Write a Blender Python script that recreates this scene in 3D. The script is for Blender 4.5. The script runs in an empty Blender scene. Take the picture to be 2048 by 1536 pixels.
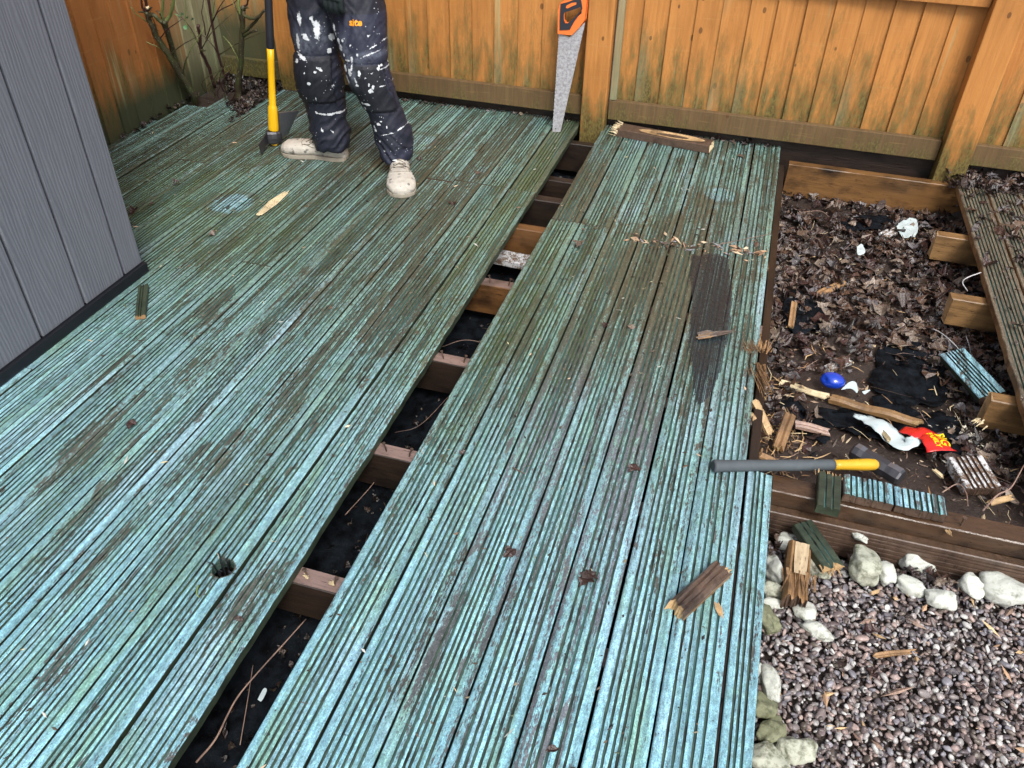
import bpy, math, random
import numpy as np
from mathutils import Vector, Matrix, noise
random.seed(7); rng = np.random.default_rng(7)
sc = bpy.context.scene
col = sc.collection
R = math.radians

# ------------------------------------------------------------ camera, sky, sun, exposure
PITCH, YAW, ROLL, FPX = 0.66849477, -0.27504823, -0.02571633, 1644.309
CAM = np.array([0.0, 0.0, 1.6])
def _rot():
    f = np.array([math.sin(YAW)*math.cos(PITCH), math.cos(YAW)*math.cos(PITCH), -math.sin(PITCH)])
    r = np.array([math.cos(YAW), -math.sin(YAW), 0.0]); d = np.cross(f, r)
    c, s = math.cos(ROLL), math.sin(ROLL)
    return np.array([c*r+s*d, -s*r+c*d, f])
RM = _rot()
cam = bpy.data.objects.new('camera', bpy.data.cameras.new('camera')); col.objects.link(cam)
cam.data.sensor_width = 36; cam.data.lens = FPX/2048*36
cam.data.clip_start = 0.02; cam.data.clip_end = 200
Mx = Matrix([[RM[0][i], -RM[1][i], -RM[2][i], CAM[i]] for i in range(3)] + [[0, 0, 0, 1]])
cam.matrix_world = Mx
sc.camera = cam

SUN_EL, SUN_AZ = R(52), R(150)       # azimuth measured clockwise from +y
world = bpy.data.worlds.new('World'); sc.world = world; world.use_nodes = True
wn = world.node_tree; bg = wn.nodes['Background']
sky = wn.nodes.new('ShaderNodeTexSky'); sky.sky_type = 'NISHITA'; sky.sun_disc = False
sky.sun_elevation = SUN_EL; sky.sun_rotation = SUN_AZ; sky.air_density = 1.0; sky.dust_density = 4.0
hsv = wn.nodes.new('ShaderNodeHueSaturation'); hsv.inputs['Saturation'].default_value = 0.45
wn.links.new(sky.outputs[0], hsv.inputs['Color']); wn.links.new(hsv.outputs[0], bg.inputs[0])
bg.inputs[1].default_value = 0.14
sun = bpy.data.objects.new('sun', bpy.data.lights.new('sun', 'SUN')); col.objects.link(sun)
sun.data.energy = 1.5; sun.data.angle = R(17); sun.data.color = (1.0, 0.96, 0.9)
sd = Vector((math.sin(SUN_AZ)*math.cos(SUN_EL), math.cos(SUN_AZ)*math.cos(SUN_EL), math.sin(SUN_EL)))
sun.rotation_euler = sd.to_track_quat('Z', 'Y').to_euler(); sun.location = (0, 0, 6)
sc.view_settings.view_transform = 'Standard'; sc.view_settings.look = 'None'
sc.view_settings.exposure = 0.75; sc.view_settings.gamma = 1.0

# ------------------------------------------------------------ measuring helpers
def ray(x, y): return RM.T @ np.array([x-1024, y-768, FPX])
def G(x, y, z=0.0): d = ray(x, y); return CAM + d*((z-1.6)/d[2])
def V(x, y, Y): d = ray(x, y); return CAM + d*(Y/d[1])

# ------------------------------------------------------------ object helpers
def tag(o, label=None, cat=None, group=None, kind=None):
    if label: o['label'] = label
    if cat: o['category'] = cat
    if group: o['group'] = group
    if kind: o['kind'] = kind
    return o
def empty(name, loc, label=None, cat=None, group=None, rz=0):
    o = bpy.data.objects.new(name, None); col.objects.link(o); o.location = Vector(loc); o.rotation_euler.z = rz
    o.empty_display_size = 0.05
    return tag(o, label, cat, group)
def setattrs(me, attrs):
    for k, a in (attrs or {}).items():
        a = np.asarray(a, dtype=np.float32)
        if a.ndim == 1:
            t = me.attributes.new(k, 'FLOAT', 'POINT'); t.data.foreach_set('value', a)
        else:
            t = me.attributes.new(k, 'FLOAT_COLOR', 'POINT')
            if a.shape[1] == 3: a = np.hstack([a, np.ones((len(a), 1), np.float32)])
            t.data.foreach_set('color', a.ravel())
def mesh(name, verts, faces, mats, parent=None, smooth=False, midx=None, attrs=None, loc=None, rot=None):
    """verts in the object's own frame; if parent given, verts are relative to parent's frame"""
    me = bpy.data.meshes.new(name)
    me.from_pydata([tuple(map(float, v)) for v in verts], [], [tuple(map(int, f)) for f in faces])
    if not isinstance(mats, (list, tuple)): mats = [mats]
    for m in mats: me.materials.append(m)
    if midx is not None: me.polygons.foreach_set('material_index', np.asarray(midx, dtype=np.int32))
    if smooth: me.polygons.foreach_set('use_smooth', [True]*len(me.polygons))
    setattrs(me, attrs); me.update()
    o = bpy.data.objects.new(name, me); col.objects.link(o)
    if parent: o.parent = parent
    if loc is not None: o.location = Vector(loc)
    if rot is not None: o.rotation_euler = rot
    return o
def fastmesh(name, V3, F, mats, attrs=None, smooth=False, midx=None, parent=None):
    V3 = np.asarray(V3, np.float32); F = np.asarray(F, np.int32); k = F.shape[1]
    me = bpy.data.meshes.new(name)
    me.vertices.add(len(V3)); me.vertices.foreach_set('co', V3.ravel())
    me.loops.add(F.size); me.loops.foreach_set('vertex_index', F.ravel())
    me.polygons.add(len(F)); me.polygons.foreach_set('loop_start', np.arange(0, F.size, k, dtype=np.int32))
    me.polygons.foreach_set('loop_total', np.full(len(F), k, dtype=np.int32))
    if not isinstance(mats, (list, tuple)): mats = [mats]
    for m in mats: me.materials.append(m)
    if midx is not None: me.polygons.foreach_set('material_index', np.asarray(midx, dtype=np.int32))
    me.polygons.foreach_set('use_smooth', np.full(len(F), smooth, dtype=bool))
    setattrs(me, attrs); me.update(calc_edges=True); me.validate()
    o = bpy.data.objects.new(name, me); col.objects.link(o)
    if parent: o.parent = parent
    return o
class MB:
    def __init__(s): s.v = []; s.f = []; s.m = []
    def add(s, v, f, m=0):
        b = len(s.v); s.v += [tuple(p) for p in v]; s.f += [tuple(i+b for i in q) for q in f]; s.m += [m]*len(f)
    def box(s, a, b, m=0, ch=0.0):
        (x0, y0, z0), (x1, y1, z1) = a, b
        if ch <= 0:
            v = [(x0,y0,z0),(x1,y0,z0),(x1,y1,z0),(x0,y1,z0),(x0,y0,z1),(x1,y0,z1),(x1,y1,z1),(x0,y1,z1)]
            s.add(v, [(0,3,2,1),(4,5,6,7),(0,1,5,4),(1,2,6,5),(2,3,7,6),(3,0,4,7)], m)
        else:   # chamfered box through bmesh
            import bmesh
            bm = bmesh.new(); bmesh.ops.create_cube(bm, size=1)
            for w in bm.verts:
                w.co = Vector(((x0+x1)/2+w.co.x*(x1-x0), (y0+y1)/2+w.co.y*(y1-y0), (z0+z1)/2+w.co.z*(z1-z0)))
            bmesh.ops.bevel(bm, geom=bm.edges[:], offset=ch, segments=2, affect='EDGES', profile=0.6)
            bm.verts.index_update()
            s.add([tuple(w.co) for w in bm.verts], [[w.index for w in q.verts] for q in bm.faces], m); bm.free()
    def tube(s, pts, rad, n=8, m=0, cap=True, flat=1.0):
        pts = [Vector(p) for p in pts]; k = len(pts)
        if not hasattr(rad, '__len__'): rad = [rad]*k
        rings = []; up = Vector((0.13, 0.2, 0.97))
        for i, p in enumerate(pts):
            t = (pts[min(i+1, k-1)]-pts[max(i-1, 0)]).normalized()
            a = t.cross(up)
            if a.length < 1e-3: a = t.cross(Vector((1, 0, 0)))
            a.normalize(); b = a.cross(t).normalized(); up = b
            rings += [tuple(p+(a*math.cos(2*math.pi*j/n)+b*math.sin(2*math.pi*j/n)*flat)*rad[i]) for j in range(n)]
        f = [(i*n+j, i*n+(j+1) % n, (i+1)*n+(j+1) % n, (i+1)*n+j) for i in range(k-1) for j in range(n)]
        if cap: f += [tuple(range(n))[::-1], tuple(range((k-1)*n, k*n))]
        s.add(rings, f, m)
    def build(s, name, mats, parent=None, smooth=False, attrs=None, loc=None):
        return mesh(name, s.v, s.f, mats, parent, smooth, s.m, attrs, loc)
def smooth_curve(pts, k=6):
    pts = [np.array(p, float) for p in pts]; P = [2*pts[0]-pts[1]]+pts+[2*pts[-1]-pts[-2]]; out = []
    for i in range(1, len(P)-2):
        for j in range(k):
            t = j/k; a, b, c, d = P[i-1:i+3]
            out.append(0.5*((2*b)+(-a+c)*t+(2*a-5*b+4*c-d)*t*t+(-a+3*b-3*c+d)*t**3))
    return out+[pts[-1]]
def nz(x, y, z=0.0): return noise.noise(Vector((x, y, z)))
def fbm(x, y, z=0.0, o=4): return noise.fractal(Vector((x, y, z)), 1.0, 2.0, o)

# ------------------------------------------------------------ material helpers
class M_:
    def __init__(s, name):
        s.m = bpy.data.materials.new(name); s.m.use_nodes = True; s.nt = s.m.node_tree; s.n = s.nt.nodes
        s.b = s.n['Principled BSDF']; s._p = None
    def link(s, a, b): s.nt.links.new(a, b)
    def put(s, sock, v):
        if hasattr(v, 'is_output'): s.link(v, sock)
        elif isinstance(v, (tuple, list)) and len(v) == 3 and sock.type == 'RGBA': sock.default_value = (*v, 1)
        else: sock.default_value = v
    def pos(s):
        if not s._p: s._p = s.n.new('ShaderNodeNewGeometry').outputs['Position']
        return s._p
    def obj(s): return s.n.new('ShaderNodeTexCoord').outputs['Object']
    def attr(s, name, c=False):
        a = s.n.new('ShaderNodeAttribute'); a.attribute_name = name; return a.outputs['Color' if c else 'Fac']
    def rnd(s): return s.n.new('ShaderNodeObjectInfo').outputs['Random']
    def scl(s, v, k, off=(0, 0, 0)):
        q = s.n.new('ShaderNodeMapping'); s.link(v, q.inputs[0]); q.inputs['Scale'].default_value = k
        if hasattr(off, 'is_output'): s.link(off, q.inputs['Location'])
        else: q.inputs['Location'].default_value = off
        return q.outputs[0]
    def noise(s, v, scale=1.0, det=4, rough=0.55, dist=0.0):
        q = s.n.new('ShaderNodeTexNoise'); s.link(v, q.inputs['Vector']); q.inputs['Scale'].default_value = scale
        q.inputs['Detail'].default_value = det; q.inputs['Roughness'].default_value = rough; q.inputs['Distortion'].default_value = dist
        return q.outputs['Fac']
    def vor(s, v, scale=1.0, out='Distance', feat='F1'):
        q = s.n.new('ShaderNodeTexVoronoi'); q.feature = feat; s.link(v, q.inputs['Vector']); q.inputs['Scale'].default_value = scale
        return q.outputs[out]
    def math(s, op, a, b=0.0, c=None, clamp=False):
        q = s.n.new('ShaderNodeMath'); q.operation = op; q.use_clamp = clamp
        s.put(q.inputs[0], a); s.put(q.inputs[1], b)
        if c is not None: s.put(q.inputs[2], c)
        return q.outputs[0]
    def ramp(s, f, stops, interp='LINEAR'):
        q = s.n.new('ShaderNodeValToRGB'); s.put(q.inputs[0], f); e = q.color_ramp; e.interpolation = interp
        while len(e.elements) < len(stops): e.elements.new(0.5)
        for i, (p, c) in enumerate(stops):
            e.elements[i].position = p
            e.elements[i].color = (*c, 1) if isinstance(c, tuple) else (c, c, c, 1)
        return q.outputs[0]
    def step(s, f, a, b): return s.ramp(f, [(a, 0.0), (b, 1.0)])
    def mix(s, f, a, b, mode='MIX'):
        q = s.n.new('ShaderNodeMix'); q.data_type = 'RGBA'; q.blend_type = mode; q.clamp_result = False
        s.put(q.inputs[0], f); s.put(q.inputs[6], a); s.put(q.inputs[7], b); return q.outputs[2]
    def sep(s, v, i):
        q = s.n.new('ShaderNodeSeparateXYZ'); s.link(v, q.inputs[0]); return q.outputs[i]
    def comb(s, x, y, z):
        q = s.n.new('ShaderNodeCombineXYZ'); s.put(q.inputs[0], x); s.put(q.inputs[1], y); s.put(q.inputs[2], z); return q.outputs[0]
    def bump(s, h, dist=0.002, st=1.0):
        q = s.n.new('ShaderNodeBump'); s.link(h, q.inputs['Height']); q.inputs['Distance'].default_value = dist
        q.inputs['Strength'].default_value = st; s.link(q.outputs[0], s.b.inputs['Normal'])
    def out(s, colr=None, rough=None, spec=None, metal=None):
        if colr is not None: s.put(s.b.inputs['Base Color'], colr)
        if rough is not None: s.put(s.b.inputs['Roughness'], rough)
        if spec is not None: s.put(s.b.inputs['Specular IOR Level'], spec)
        if metal is not None: s.put(s.b.inputs['Metallic'], metal)
        return s.m
def plain(name, c, rough=0.6, spec=0.5, metal=0.0, vary=0.25, scale=60, bump=0.0005):
    q = M_(name); p = q.obj(); n = q.noise(p, scale, 5, 0.6); n2 = q.noise(p, scale*0.15, 3)
    f = q.math('MULTIPLY', q.math('ADD', n, n2), 0.5)
    colr = q.mix(f, tuple(x*(1-vary) for x in c), tuple(min(1, x*(1+vary)) for x in c))
    q.bump(n, bump); return q.out(colr, q.math('MULTIPLY_ADD', n, 0.25, rough-0.12), spec, metal)

def deck_material(name, painted=True):
    q = M_(name); P = q.pos(); r = q.rnd()
    off = q.comb(q.math('MULTIPLY', r, 7.0), q.math('MULTIPLY', r, 31.0), 0.0)
    s6 = q.noise(q.scl(P, (62, 1.1, 40), off), 1, 3, 0.5)
    s1 = q.noise(q.scl(P, (95, 3.4, 60), off), 1, 6, 0.62)          # long streaks along the board
    s2 = q.noise(q.scl(P, (330, 70, 200), off), 1, 4, 0.6)          # fine flaking
    s3 = q.noise(q.scl(P, (11, 2.6, 5)), 1, 4, 0.55, 0.4)           # patches
    s4 = q.noise(q.scl(P, (30, 18, 20)), 1, 5, 0.65, 0.6)           # blotches
    s5 = q.noise(q.scl(P, (160, 110, 100)), 1, 3, 0.6)
    pa, al, br, gy, gl = (q.attr(k) for k in ('paint', 'algae', 'brown', 'grey', 'glow'))
    wood = q.mix(s1, (0.018, 0.020, 0.016), (0.115, 0.115, 0.088))
    wood = q.mix(q.math('MULTIPLY', br, 0.5), wood, (0.070, 0.062, 0.040))
    lil = q.mix(s2, (0.085, 0.10, 0.12), (0.19, 0.215, 0.25))
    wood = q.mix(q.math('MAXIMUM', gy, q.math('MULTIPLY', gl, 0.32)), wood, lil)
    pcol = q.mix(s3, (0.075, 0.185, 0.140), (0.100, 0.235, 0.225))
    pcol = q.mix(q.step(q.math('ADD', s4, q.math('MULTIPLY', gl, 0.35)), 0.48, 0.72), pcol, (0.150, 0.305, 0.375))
    pcol = q.mix(q.step(s2, 0.48, 0.80), pcol, (0.225, 0.415, 0.385))
    blu = q.noise(q.scl(P, (9, 1.8, 5), (4, 2, 0)), 1, 4, 0.6); pcol = q.mix(q.math('MULTIPLY', q.step(blu, 0.50, 0.66), 0.75), pcol, q.mix(s1, (0.135, 0.245, 0.325), (0.26, 0.42, 0.50)))
    mint = q.noise(q.scl(P, (14, 2.6, 5), (9, 5, 0)), 1, 4, 0.6); pcol = q.mix(q.math('MULTIPLY', q.step(mint, 0.52, 0.68), 0.7), pcol, q.mix(s2, (0.085, 0.185, 0.120), (0.20, 0.37, 0.28)))
    m = q.math('MULTIPLY_ADD', q.math('SUBTRACT', s1, 0.5), 1.5, pa); m = q.math('MULTIPLY_ADD', q.math('SUBTRACT', s6, 0.5), 1.0, m)
    pk = q.noise(q.scl(P, (17, 3.4, 5), (1, 7, 0)), 1, 6, 0.68, 0.6); m = q.math('SUBTRACT', m, q.math('MULTIPLY', q.step(pk, 0.57, 0.61), 0.34))
    m = q.math('MULTIPLY_ADD', q.math('SUBTRACT', s2, 0.5), 1.25, m)
    m = q.math('MULTIPLY_ADD', q.math('SUBTRACT', s3, 0.5), 1.0, m)
    m = q.math('MULTIPLY_ADD', q.math('SUBTRACT', s4, 0.5), 0.9, m)
    mask = q.step(m, 0.47, 0.56)
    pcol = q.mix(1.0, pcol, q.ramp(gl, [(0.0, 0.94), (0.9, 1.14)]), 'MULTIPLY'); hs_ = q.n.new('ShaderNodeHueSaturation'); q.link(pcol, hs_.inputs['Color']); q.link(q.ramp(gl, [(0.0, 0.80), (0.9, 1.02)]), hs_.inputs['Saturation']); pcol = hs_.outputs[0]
    c = q.mix(mask, wood, pcol) if painted else q.mix(s3, wood, (0.17, 0.13, 0.085))
    a = q.math('MULTIPLY_ADD', q.math('SUBTRACT', s4, 0.5), 1.3, al)
    a = q.math('MULTIPLY_ADD', q.math('SUBTRACT', s5, 0.5), 0.9, a)
    amask = q.math('MULTIPLY', q.step(a, 0.35, 0.95), 0.62)
    c = q.mix(amask, c, q.mix(s5, (0.035, 0.058, 0.028), (0.12, 0.19, 0.11)))
    d = q.math('MULTIPLY_ADD', q.math('SUBTRACT', s5, 0.5), 2.0, br)
    d = q.math('MULTIPLY_ADD', q.math('SUBTRACT', s4, 0.5), 1.2, d)
    c = q.mix(q.math('MULTIPLY', q.step(d, 0.45, 1.15), 0.70), c, q.mix(s2, (0.030, 0.033, 0.022), (0.110, 0.112, 0.076)))
    grit = q.noise(q.scl(P, (420, 260, 300)), 1, 3, 0.75); g2 = q.noise(q.scl(P, (120, 45, 100), off), 1, 4, 0.7)
    c = q.mix(1.0, c, q.ramp(grit, [(0.33, 0.62), (0.50, 1.0), (0.68, 1.55)]), 'MULTIPLY')
    c = q.mix(1.0, c, q.ramp(g2, [(0.32, 0.62), (0.50, 1.0), (0.68, 1.4)]), 'MULTIPLY')
    c = q.mix(1.0, c, q.ramp(s6, [(0.34, 0.68), (0.50, 1.0), (0.64, 1.42)]), 'MULTIPLY')
    # dark crumbs and pale specks
    dn = q.noise(q.scl(P, (230, 150, 200), (5, 5, 5)), 1, 3, 0.65)
    sel = q.noise(q.scl(P, (9, 9, 9)), 1, 3)
    c = q.mix(q.math('MULTIPLY', q.step(dn, 0.64, 0.69), q.step(sel, 0.40, 0.58)), c, (0.018, 0.016, 0.012))
    vw = q.vor(q.scl(P, (1, 1, 1), (3, 3, 3)), 75)
    c = q.mix(q.math('MULTIPLY', q.math('LESS_THAN', vw, 0.10), 0.6), c, (0.45, 0.5, 0.45))
    h = q.math('ADD', q.math('MULTIPLY', s1, 0.5), q.math('ADD', q.math('MULTIPLY', s2, 0.7), q.math('MULTIPLY', mask, 0.25)))
    q.bump(h, 0.0022, 0.9)
    return q.out(c, q.math('MULTIPLY_ADD', s4, 0.5, 0.16), 0.55)
M = {}
M['deck'] = deck_material('painted decking')
M['olddeck'] = deck_material('bare decking', False)
q = M_('groove grime'); P = q.pos(); n = q.noise(q.scl(P, (60, 14, 30)), 1, 5, 0.65); a = q.attr('algae')
c = q.mix(q.step(n, 0.36, 0.62), (0.016, 0.019, 0.014), (0.075, 0.125, 0.10))
c = q.mix(q.step(q.math('MULTIPLY_ADD', q.math('SUBTRACT', n, 0.5), 2.0, a), 0.5, 1.0), c, (0.045, 0.075, 0.02)); pl_ = q.noise(q.scl(P, (30, 3, 20)), 1, 5, 0.65); c = q.mix(q.math('MULTIPLY', q.step(pl_, 0.50, 0.60), 0.8), c, (0.060, 0.135, 0.125)); q.bump(n, 0.002)
M['groove'] = q.out(c, 0.5, 0.4)

def wood_mat(name, dark, light, ring=None, gs=(6, 60, 60), rough=0.5, wet=0.0, green=0.0):
    """grain runs along the object's local X"""
    q = M_(name); P = q.obj(); r = q.rnd(); off = q.comb(q.math('MULTIPLY', r, 9.0), r, r)
    g = q.noise(q.scl(P, gs, off), 1, 6, 0.6, 0.3); b = q.noise(q.scl(P, (5, 9, 9), off), 1, 4, 0.6)
    f = q.noise(q.scl(P, (gs[0]*6, gs[1]*5, gs[2]*5), off), 1, 3)
    c = q.mix(g, dark, light)
    c = q.mix(q.step(b, 0.48, 0.72), c, tuple(x*0.35 for x in dark))
    c = q.mix(q.step(f, 0.62, 0.72), c, tuple(x*0.4 for x in dark))
    if green: c = q.mix(q.math('MULTIPLY', q.step(q.noise(q.scl(P, (12, 12, 12)), 1, 4), 0.4, 0.7), green), c, (0.05, 0.075, 0.03))
    q.bump(q.math('ADD', g, f), 0.0015, 0.8)
    return q.out(c, q.math('MULTIPLY_ADD', b, 0.3, rough-0.15), 0.5)
M['joist'] = wood_mat('wet joist timber', (0.040, 0.018, 0.008), (0.22, 0.105, 0.036), rough=0.38)
M['beamwood'] = wood_mat('wet brown beam', (0.012, 0.008, 0.006), (0.125, 0.068, 0.036), rough=0.24)
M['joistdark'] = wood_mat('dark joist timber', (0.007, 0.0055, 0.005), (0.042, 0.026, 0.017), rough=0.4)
M['ledger'] = wood_mat('stained wet timber', (0.022, 0.013, 0.009), (0.30, 0.15, 0.05), gs=(3, 26, 26), rough=0.35)
M['stub'] = wood_mat('orange joist timber', (0.065, 0.034, 0.015), (0.38, 0.22, 0.09), rough=0.40)
M['fresh'] = wood_mat('fresh split timber', (0.30, 0.17, 0.07), (0.72, 0.52, 0.28), rough=0.6)
M['splint'] = wood_mat('brown split timber', (0.13, 0.06, 0.025), (0.46, 0.28, 0.13), rough=0.6)
M['pinkwood'] = wood_mat('pinkish wet timber', (0.17, 0.11, 0.10), (0.45, 0.30, 0.22), rough=0.4)
M['sheenwood'] = wood_mat('joist top with painted pink sheen', (0.07, 0.050, 0.047), (0.33, 0.225, 0.19), rough=0.28)  # wet reflection on the joist tops, put into the colour as pale pink
M['whitewood'] = wood_mat('white painted timber', (0.28, 0.27, 0.27), (0.62, 0.62, 0.64), rough=0.5)
q = M_('peeling white paint on wood'); P = q.obj(); n1 = q.noise(q.scl(P, (30, 30, 30)), 1, 6, 0.7); n2 = q.noise(q.scl(P, (140, 140, 140)), 1, 4, 0.7); n3 = q.noise(q.scl(P, (12, 60, 60)), 1, 4)
c = q.mix(n3, (0.05, 0.032, 0.022), (0.26, 0.17, 0.11)); mk_ = q.step(q.math('MULTIPLY_ADD', q.math('SUBTRACT', n2, 0.5), 0.7, n1), 0.46, 0.54)
c = q.mix(mk_, c, q.mix(n2, (0.32, 0.33, 0.34), (0.72, 0.73, 0.74))); q.bump(q.math('ADD', mk_, n2), 0.0015); M['peel'] = q.out(c, 0.5)
M['pale'] = wood_mat('pale splinter timber', (0.50, 0.38, 0.20), (0.85, 0.74, 0.50), rough=0.6)
M['creamwood'] = wood_mat('weathered cream wood', (0.24, 0.15, 0.08), (0.70, 0.58, 0.38), gs=(60, 10, 60), rough=0.6)
M['meshplastic'] = plain('blue black mesh plastic', (0.018, 0.025, 0.034), 0.28, 0.5)
M['rot'] = wood_mat('dark wet and shadowed timber', (0.035, 0.022, 0.018), (0.15, 0.095, 0.065), rough=0.35)  # also carries the painted shadow on the end faces of the ribbed board pieces
M['greenwood'] = wood_mat('green stained timber', (0.012, 0.020, 0.011), (0.060, 0.080, 0.050), rough=0.5)
M['olive'] = plain('yellow green grass', (0.20, 0.26, 0.05), 0.5)
M['steel'] = plain('dark forged steel', (0.085, 0.085, 0.095), 0.42, 0.5, 0.7, 0.4, 40)
M['steelface'] = plain('worn and lit pale steel', (0.24, 0.26, 0.30), 0.35, 0.5, 0.8, 0.25, 60)
M['yellow'] = plain('yellow fibreglass', (0.80, 0.46, 0.008), 0.35, 0.5, 0, 0.14, 25)
M['oldyellow'] = plain('dirty yellow fibreglass', (0.62, 0.36, 0.02), 0.4, 0.5, 0, 0.35, 40)
M['rubber'] = plain('black rubber', (0.02, 0.022, 0.03), 0.5, 0.4)
M['greyrubber'] = plain('dusty grey rubber', (0.075, 0.09, 0.10), 0.65, 0.3, 0, 0.5, 45)
M['orange'] = plain('orange plastic', (0.80, 0.17, 0.03), 0.38, 0.5, 0, 0.10, 30)
M['blackplastic'] = plain('black plastic', (0.012, 0.014, 0.017), 0.35, 0.5)

# fence timber
def fence_mat(name, axis='x', base=((0.30, 0.108, 0.024), (0.62, 0.285, 0.080)), alg=0.46, z0=0.10, streak=0.0):
    q = M_(name); P = q.pos(); r = q.attr('rnd')
    off = q.comb(q.math('MULTIPLY', r, 13.0), q.math('MULTIPLY', r, 5.0), q.math('MULTIPLY', r, 9.0))
    sc_ = (55, 20, 3.2) if axis == 'x' else (20, 55, 3.2)
    g = q.noise(q.scl(P, sc_, off), 1, 6, 0.6, 0.6)
    b = q.noise(q.scl(P, (7, 7, 2.4), off), 1, 4, 0.6)
    hz = q.noise(q.scl(P, (6, 6, 90)), 1, 3, 0.6)
    c = q.mix(g, base[0], base[1])
    c = q.mix(q.math('MULTIPLY', q.step(b, 0.45, 0.75), 0.5), c, tuple(x*0.55 for x in base[0]))
    c = q.mix(q.math('MULTIPLY', r, 0.35), c, (base[1][0]*0.9, base[1][1]*0.85, base[1][2]*0.8))
    c = q.mix(q.math('MULTIPLY', q.step(hz, 0.60, 0.78), 0.25), c, (0.50, 0.33, 0.12))
    # knots
    kv = q.vor(q.scl(P, (9, 9, 5.5), off), 1.0)
    kn = q.math('MULTIPLY', q.math('LESS_THAN', kv, 0.085), 0.75)
    c = q.mix(kn, c, (0.10, 0.045, 0.018))
    # growth of algae up from the foot of the fence
    z = q.sep(P, 2)
    bl = q.noise(q.scl(P, (24, 24, 5)), 1, 5, 0.65); fi = q.noise(q.scl(P, (120, 120, 60)), 1, 4, 0.6)
    t = q.math('DIVIDE', q.math('SUBTRACT', z0+alg, z), alg)
    t = q.math('MULTIPLY_ADD', q.math('SUBTRACT', bl, 0.5), 2.6, t); lowf = q.noise(q.scl(P, (3.1, 3.1, 1.5), off), 1, 2); t = q.math('MULTIPLY_ADD', q.math('SUBTRACT', lowf, 0.5), 1.6, t)
    t = q.math('MULTIPLY_ADD', q.math('SUBTRACT', fi, 0.5), 1.0, t)
    am = q.math('MULTIPLY', q.step(t, 0.15, 1.25), 0.92)
    ac = q.mix(q.step(fi, 0.35, 0.65), (0.032, 0.032, 0.011), (0.155, 0.135, 0.042))
    c = q.mix(am, c, ac); edge_ = q.noise(q.scl(P, (70, 70, 2.5)), 1, 3, 0.6); c = q.mix(q.math('MULTIPLY', q.step(edge_, 0.56, 0.74), 0.30), c, (0.17, 0.085, 0.025))
    if streak:
        s = q.noise(q.scl(P, (26, 26, 1.0)), 1, 4, 0.6); lo = q.noise(q.scl(P, (2.2, 2.2, 1.2)), 1, 2)
        sm = q.math('MULTIPLY', q.step(s, 0.60, 0.72), q.math('MULTIPLY', q.step(lo, 0.42, 0.6), streak))
        c = q.mix(sm, c, (0.36, 0.37, 0.20))
    if 'tint' in M: pass
    gr = q.attr('pale'); c = q.mix(gr, c, q.mix(q.noise(q.scl(P, (60, 60, 6)), 1, 4), (0.10, 0.13, 0.06), (0.36, 0.37, 0.25)))
    dk = q.attr('dark'); c = q.mix(dk, c, (0.045, 0.055, 0.03))
    q.bump(q.math('ADD', g, fi), 0.0012, 0.8)
    return q.out(c, q.math('MULTIPLY_ADD', bl, 0.3, 0.38), 0.35)
M['fence'] = fence_mat('orange stained fence boards', 'x', streak=0.7)
M['sidefence'] = fence_mat('orange stained side fence boards', 'y', base=((0.24, 0.090, 0.026), (0.42, 0.175, 0.056)), alg=0.42, z0=0.05, streak=0.8)
M['rail'] = fence_mat('algae covered rail', 'x', base=((0.05, 0.033, 0.017), (0.20, 0.128, 0.06)), alg=0.14, z0=-0.02)
M['darkrail'] = fence_mat('blackened rail', 'x', base=((0.03, 0.03, 0.02), (0.09, 0.085, 0.05)), alg=0.22, z0=0.0)
M['toprail'] = fence_mat('orange rail', 'x', alg=0.1, z0=-0.5)
M['post'] = fence_mat('orange fence post', 'x', alg=0.22, z0=0.05)
M['gravelboard'] = wood_mat('black wet gravel board', (0.006, 0.004, 0.003), (0.045, 0.026, 0.018), rough=0.5)

# grey composite
q = M_('grey composite cladding'); P = q.pos(); r = q.attr('rnd')
off = q.comb(0.0, q.math('MULTIPLY', r, 9.0), q.math('MULTIPLY', r, 3.0))
pm = q.scl(P, (1, 5.5, 0.9), off)
w = q.n.new('ShaderNodeTexWave'); w.wave_type = 'RINGS'; w.rings_direction = 'X'; q.link(pm, w.inputs[0]); w.inputs['Scale'].default_value = 4.5
w.inputs['Distortion'].default_value = 11; w.inputs['Detail'].default_value = 3; w.inputs['Detail Scale'].default_value = 0.7; w.inputs['Detail Roughness'].default_value = 0.55
f = q.noise(q.scl(P, (60, 75, 3.2), off), 1, 8, 0.7, 0.8); b = q.noise(q.scl(P, (2, 3, 2)), 1, 3)
c = q.mix(f, (0.088, 0.096, 0.116), (0.215, 0.226, 0.256))
c = q.mix(q.math('MULTIPLY', w.outputs['Fac'], 0.40), c, (0.060, 0.067, 0.086)); c = q.mix(q.math('MULTIPLY', b, 0.3), c, (0.17, 0.18, 0.22))
q.bump(q.math('ADD', q.math('MULTIPLY', w.outputs['Fac'], 0.8), q.math('MULTIPLY', f, 0.6)), 0.0010, 0.6)
zz_ = q.sep(P, 2); sp_ = q.noise(P, 90, 5, 0.7); t_ = q.math('MULTIPLY_ADD', q.math('SUBTRACT', sp_, 0.5), 0.5, q.math('MULTIPLY_ADD', zz_, -2.2, 0.42)); c = q.mix(q.math('MULTIPLY', q.step(t_, 0.30, 0.55), 0.55), c, (0.085, 0.085, 0.065))
M['composite'] = q.out(c, q.math('MULTIPLY_ADD', f, 0.3, 0.35), 0.45)
M['blacktrim'] = plain('black trim', (0.008, 0.009, 0.013), 0.4, 0.4)

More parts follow.
